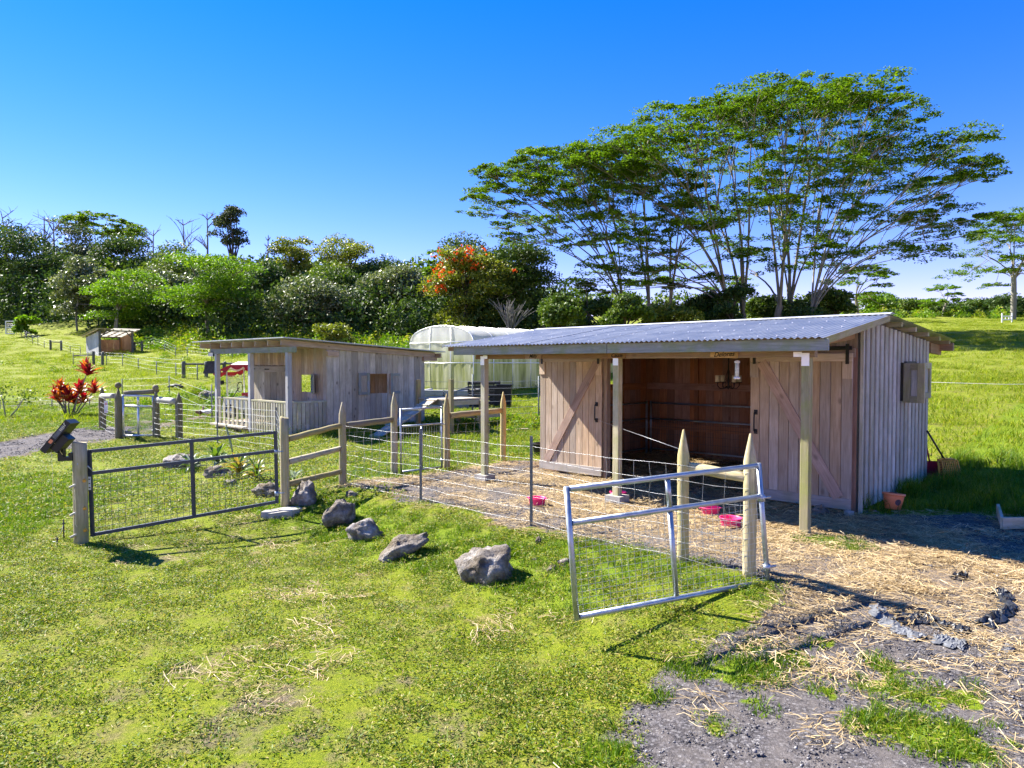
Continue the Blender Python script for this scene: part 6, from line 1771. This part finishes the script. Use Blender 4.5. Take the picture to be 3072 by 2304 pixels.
broadleaf('dark tree in the gap beside the slim feathery tree', 1270, 98, 810, 180, 'ohia', 6000, .4, .05, seed=20, group=WG)
broadleaf('leafy yellow green shrub just over the shed roof', 1000, 56, 962, 140, 'yellow_leaf', 2600, .26, .1, seed=21, name='leafy_shrub', cat='shrub', clumps=14)
broadleaf('bright banana-like shrub standing alone below the dark wood', 82, 78, 948, 62, 'fern_leaf', 900, .55, .1, seed=22, name='leafy_shrub', cat='shrub', clumps=10)
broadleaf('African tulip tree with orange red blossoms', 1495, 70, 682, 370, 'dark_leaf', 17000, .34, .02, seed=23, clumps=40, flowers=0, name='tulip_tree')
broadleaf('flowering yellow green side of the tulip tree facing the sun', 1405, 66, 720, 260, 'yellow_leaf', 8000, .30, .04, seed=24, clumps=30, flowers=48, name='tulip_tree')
# under the umbrella trees
SG = 'bushes under the umbrella trees'
for k, (px, Y, top, w_, mt, lab) in enumerate(((1690, 54, 850, 150, 'mid_leaf', 'sunlit bush over the greenhouse roof end'), (1770, 60, 800, 170, 'dark_leaf', 'dark ivy-hung bush beside the tulip tree'), (1880, 52, 880, 160, 'mid_leaf', 'low bush under the lower umbrella tree'),
        (2020, 56, 880, 170, 'yellow_leaf', 'yellowish bush at the foot of the two straight trunks'), (2110, 62, 850, 150, 'dark_leaf', 'dark creeper-clad bush between the trunks'), (2200, 58, 860, 170, 'dark_leaf', 'dark bush under the middle of the great dome'),
        (2290, 64, 850, 150, 'mid_leaf', 'green bush against the great trunk'), (2400, 60, 890, 170, 'dark_leaf', 'dark bush behind the stable ridge'), (2500, 62, 850, 150, 'mid_leaf', 'leafy bush right of the great trunk'))):
    broadleaf(lab, px, Y, top, w_, mt, 4200, .32, .0, seed=40 + k, name='leafy_shrub', cat='shrub', group=SG, clumps=16)
# the far line on the right
for k, (px, Y, top, w_, mt, lab) in enumerate(((2640, 112, 880, 130, 'fern_leaf', 'pale flat-topped tree just past the stable gable'), (2720, 108, 905, 120, 'mid_leaf', 'low bushy tree left of the small far umbrella tree'), (2790, 118, 915, 130, 'mid_leaf', 'dull bushy tree behind the small far umbrella tree'),
        (2860, 105, 918, 100, 'dark_leaf', 'dark low tree at the middle of the far line'), (2930, 112, 900, 130, 'mid_leaf', 'green bushy tree beside the edge umbrella tree'), (3040, 104, 890, 150, 'dark_leaf', 'dark tree at the foot of the edge umbrella tree'), (2680, 98, 928, 70, 'dark_leaf', 'small dark bush at the border of the shaded field'))):
    broadleaf(lab, px, Y, top, w_, mt, 3200, .40, .05, 'bark', seed=60 + k, group='low trees along the far side of the field', clumps=14, flat=.7)
# dead trees
def snag(label, px, Y, top_py, seed, wpx=60, k=7):
    rd = random.Random(seed); b = place(px, 0, Y); H = up_to(b, top_py); t = thing('dead_tree', label, 'tree', b, 0, 'bare dead trees above the wood')
    m = MB(); top = V3(rd.uniform(-.4, .4), 0, H); pts = limb(m, (0, 0, -.4), top, .22, .05, .12, 8, rd, 7, .9); m.build('trunk', M_['bark_grey'], t)
    for j in range(k):
        i = rd.randint(4, 7); s = rd.choice((-1, 1)); L = wpx * Y / F * rd.uniform(.3, .6)
        m = MB(); e = pts[i] + V3(s * L, rd.uniform(-L, L), L * rd.uniform(.9, 1.8)); e.z = min(e.z, H)
        q = limb(m, pts[i], e, .09, .03, .4, 4, rd, 5, .1)
        for _ in range(3): limb(m, q[rd.randint(1, 3)], e + V3(rd.uniform(-1, 1) * L * .7, rd.uniform(-1, 1) * L, rd.uniform(-.3, .5) * L), .04, .018, .4, 3, rd, 4, .1)
        m.build('branch', M_['bark_grey'], t)
for a in (('bare dead tree at the far left edge of the wood', 18, 104, 632, 1, 90), ('bare dead tree with a curved crown left of the hillside umbrella tree', 135, 106, 648, 2, 80), ('second curved dead tree touching the hillside umbrella tree', 172, 108, 652, 3, 70),
          ('short bare dead tree above the dark crown', 472, 108, 690, 4, 50), ('forked bare tree left of the tall thin tree', 552, 106, 658, 5, 60), ('straight bare snag close to the tall thin tree', 622, 104, 640, 6, 50), ('lone dead pole right of the tall thin tree', 812, 104, 705, 7, 18)):
    snag(*a)
t = thing('dead_shrub', 'brown leafless shrub in front of the dark side of the tulip tree', 'shrub', place(1525, 0, 60)); b = t.location
m = MB(); rd = random.Random(5); Hs = up_to(b, 905)
for k in range(16):
    e = V3(rd.uniform(-1.8, 1.8), rd.uniform(-1, 1), Hs * rd.uniform(.75, 1.0)); q = limb(m, (0, 0, 0), e, .07, .03, .3, 5, rd, 5, .5)
    for _ in range(4): limb(m, q[rd.randint(2, 4)], e + V3(rd.uniform(-.8, .8), rd.uniform(-.4, .4), rd.uniform(-.2, .5)), .035, .015, .3, 3, rd, 4, .1)
m.build('branches', M_['bark_grey'], t)
# the wood behind, one mass
r = np.random.default_rng(77); C, Rr = [], []
for px in range(-420, 1500, 42): 
    for dY in (104, 116):
        b = place(px + r.uniform(-15, 15), 0, dY); C.append([b.x, b.y, b.z + up_to(b, 790 + r.uniform(-40, 40)) * .5]); Rr.append(max(3, up_to(b, 790) * .55))
for px in range(1500, 3700, 60):
    for dY in (128, 150):
        b = place(px + r.uniform(-15, 15), 0, dY); top = np.interp(px, [1500, 2500, 2700, 3600], [860, 900, 930, 915]) + r.uniform(-12, 12); C.append([b.x, b.y, b.z + max(1, up_to(b, top)) * .5]); Rr.append(max(2.2, up_to(b, top) * .55))
C, Rr = np.array(C), np.array(Rr); n = 70000; ci = r.choice(len(C), n, p=Rr ** 2 / (Rr ** 2).sum()); v = rdir(n, r); c = C[ci] + v * (Rr[ci] * r.uniform(.3, 1, n) ** .4)[:, None] * [1.1, 1, 1]
V, Q = leafquads(c, rdir(n, r), unit(rdir(n, r) + [0, 0, .5]), r.uniform(.5, 1.1, n), r.uniform(.3, .6, n))
tag(link('distant_wood', mesh_np('distant_wood', V, Q), M_['mid_leaf']), kind='stuff')
# low dark growth that closes the wood at eye height
cs = []
for px in range(-60, 1720, 24):
    for Y in (68, 78, 88):
        if px < 300 and Y < 85: continue
        if px < 620 and Y < 75: continue
        b = place(px + r.uniform(-10, 10), 0, Y + r.uniform(-3, 3)); h = r.uniform(2.5, 6.5) * (1.25 if px < 300 else 1)
        k = 260; v = rdir(k, r); v[:, 2] = np.abs(v[:, 2])
        cs.append(np.array(b) + v * (r.uniform(.4, 1, (k, 1)) ** .5) * np.array([2.0, 1.6, h]))
cs = np.concatenate(cs); n = len(cs)
V, Q = leafquads(cs, rdir(n, r), unit(rdir(n, r) + [0, 0, .5]), r.uniform(.25, .6, n), r.uniform(.14, .32, n))
tag(link('thicket_undergrowth', mesh_np('thicket_undergrowth', V, Q), M_['dark_leaf']), kind='stuff')
# weeds at the border of the wood and on the bank
def weedp(k, rad, h, leaf):
    c = disc(k, rad); c[:, 2] = h * rng.random(k) ** .8 * np.clip(1.1 - np.hypot(c[:, 0], c[:, 1]) / rad, .25, 1)
    return leafquads(c, rdir(k, flat=.8), unit(rdir(k) + [0, 0, .7]), leaf * rng.uniform(.6, 1.4, k), leaf * .45)
weed = [proto('undergrowth', *weedp(150, .8, 1.1, .24), M_['field' if k % 3 == 0 else 'fern_leaf' if k % 3 == 1 else 'lush']) for k in range(6)]
def bank(x, y, m):
    px = x / y * F + CX
    lim = np.interp(px, [0, 150, 330, 450, 560, 700, 900, 1300], [1e3, 1e3, 68, 64, 58, 52, 52, 52])
    return (y > lim) * np.clip(patch(x, y, 3), 0, 1)
P = spread(-62, 0, 50, 92, 1.1, bank); scatter('undergrowth', P, rng.uniform(.6, 1.3, len(P)), weed)
P = spread(-40, -8, 46, 62, .25, lambda x, y, m: patch(x, y, 2.5) > .9); scatter('undergrowth', P, rng.uniform(.3, .6, len(P)), weed)
P = spread(-15.6, -11.2, 27.5, 31.5, 5, lambda x, y, m: np.exp(-(((x + 13.4) / 1.6) ** 2 + ((y - 29.5) / 1.5) ** 2))); scatter('undergrowth', P, rng.uniform(.25, .45, len(P)), weed)
P = spread(-2.4, 3, 19, 23, 5, lambda x, y, m: (patch(x, y, 1) > .6)); scatter('undergrowth', P, rng.uniform(.2, .42, len(P)), weed)
P = spread(38, 92, 92, 118, .22, lambda x, y, m: patch(x, y, 4) > .7); scatter('undergrowth', P, rng.uniform(.8, 1.7, len(P)), weed)
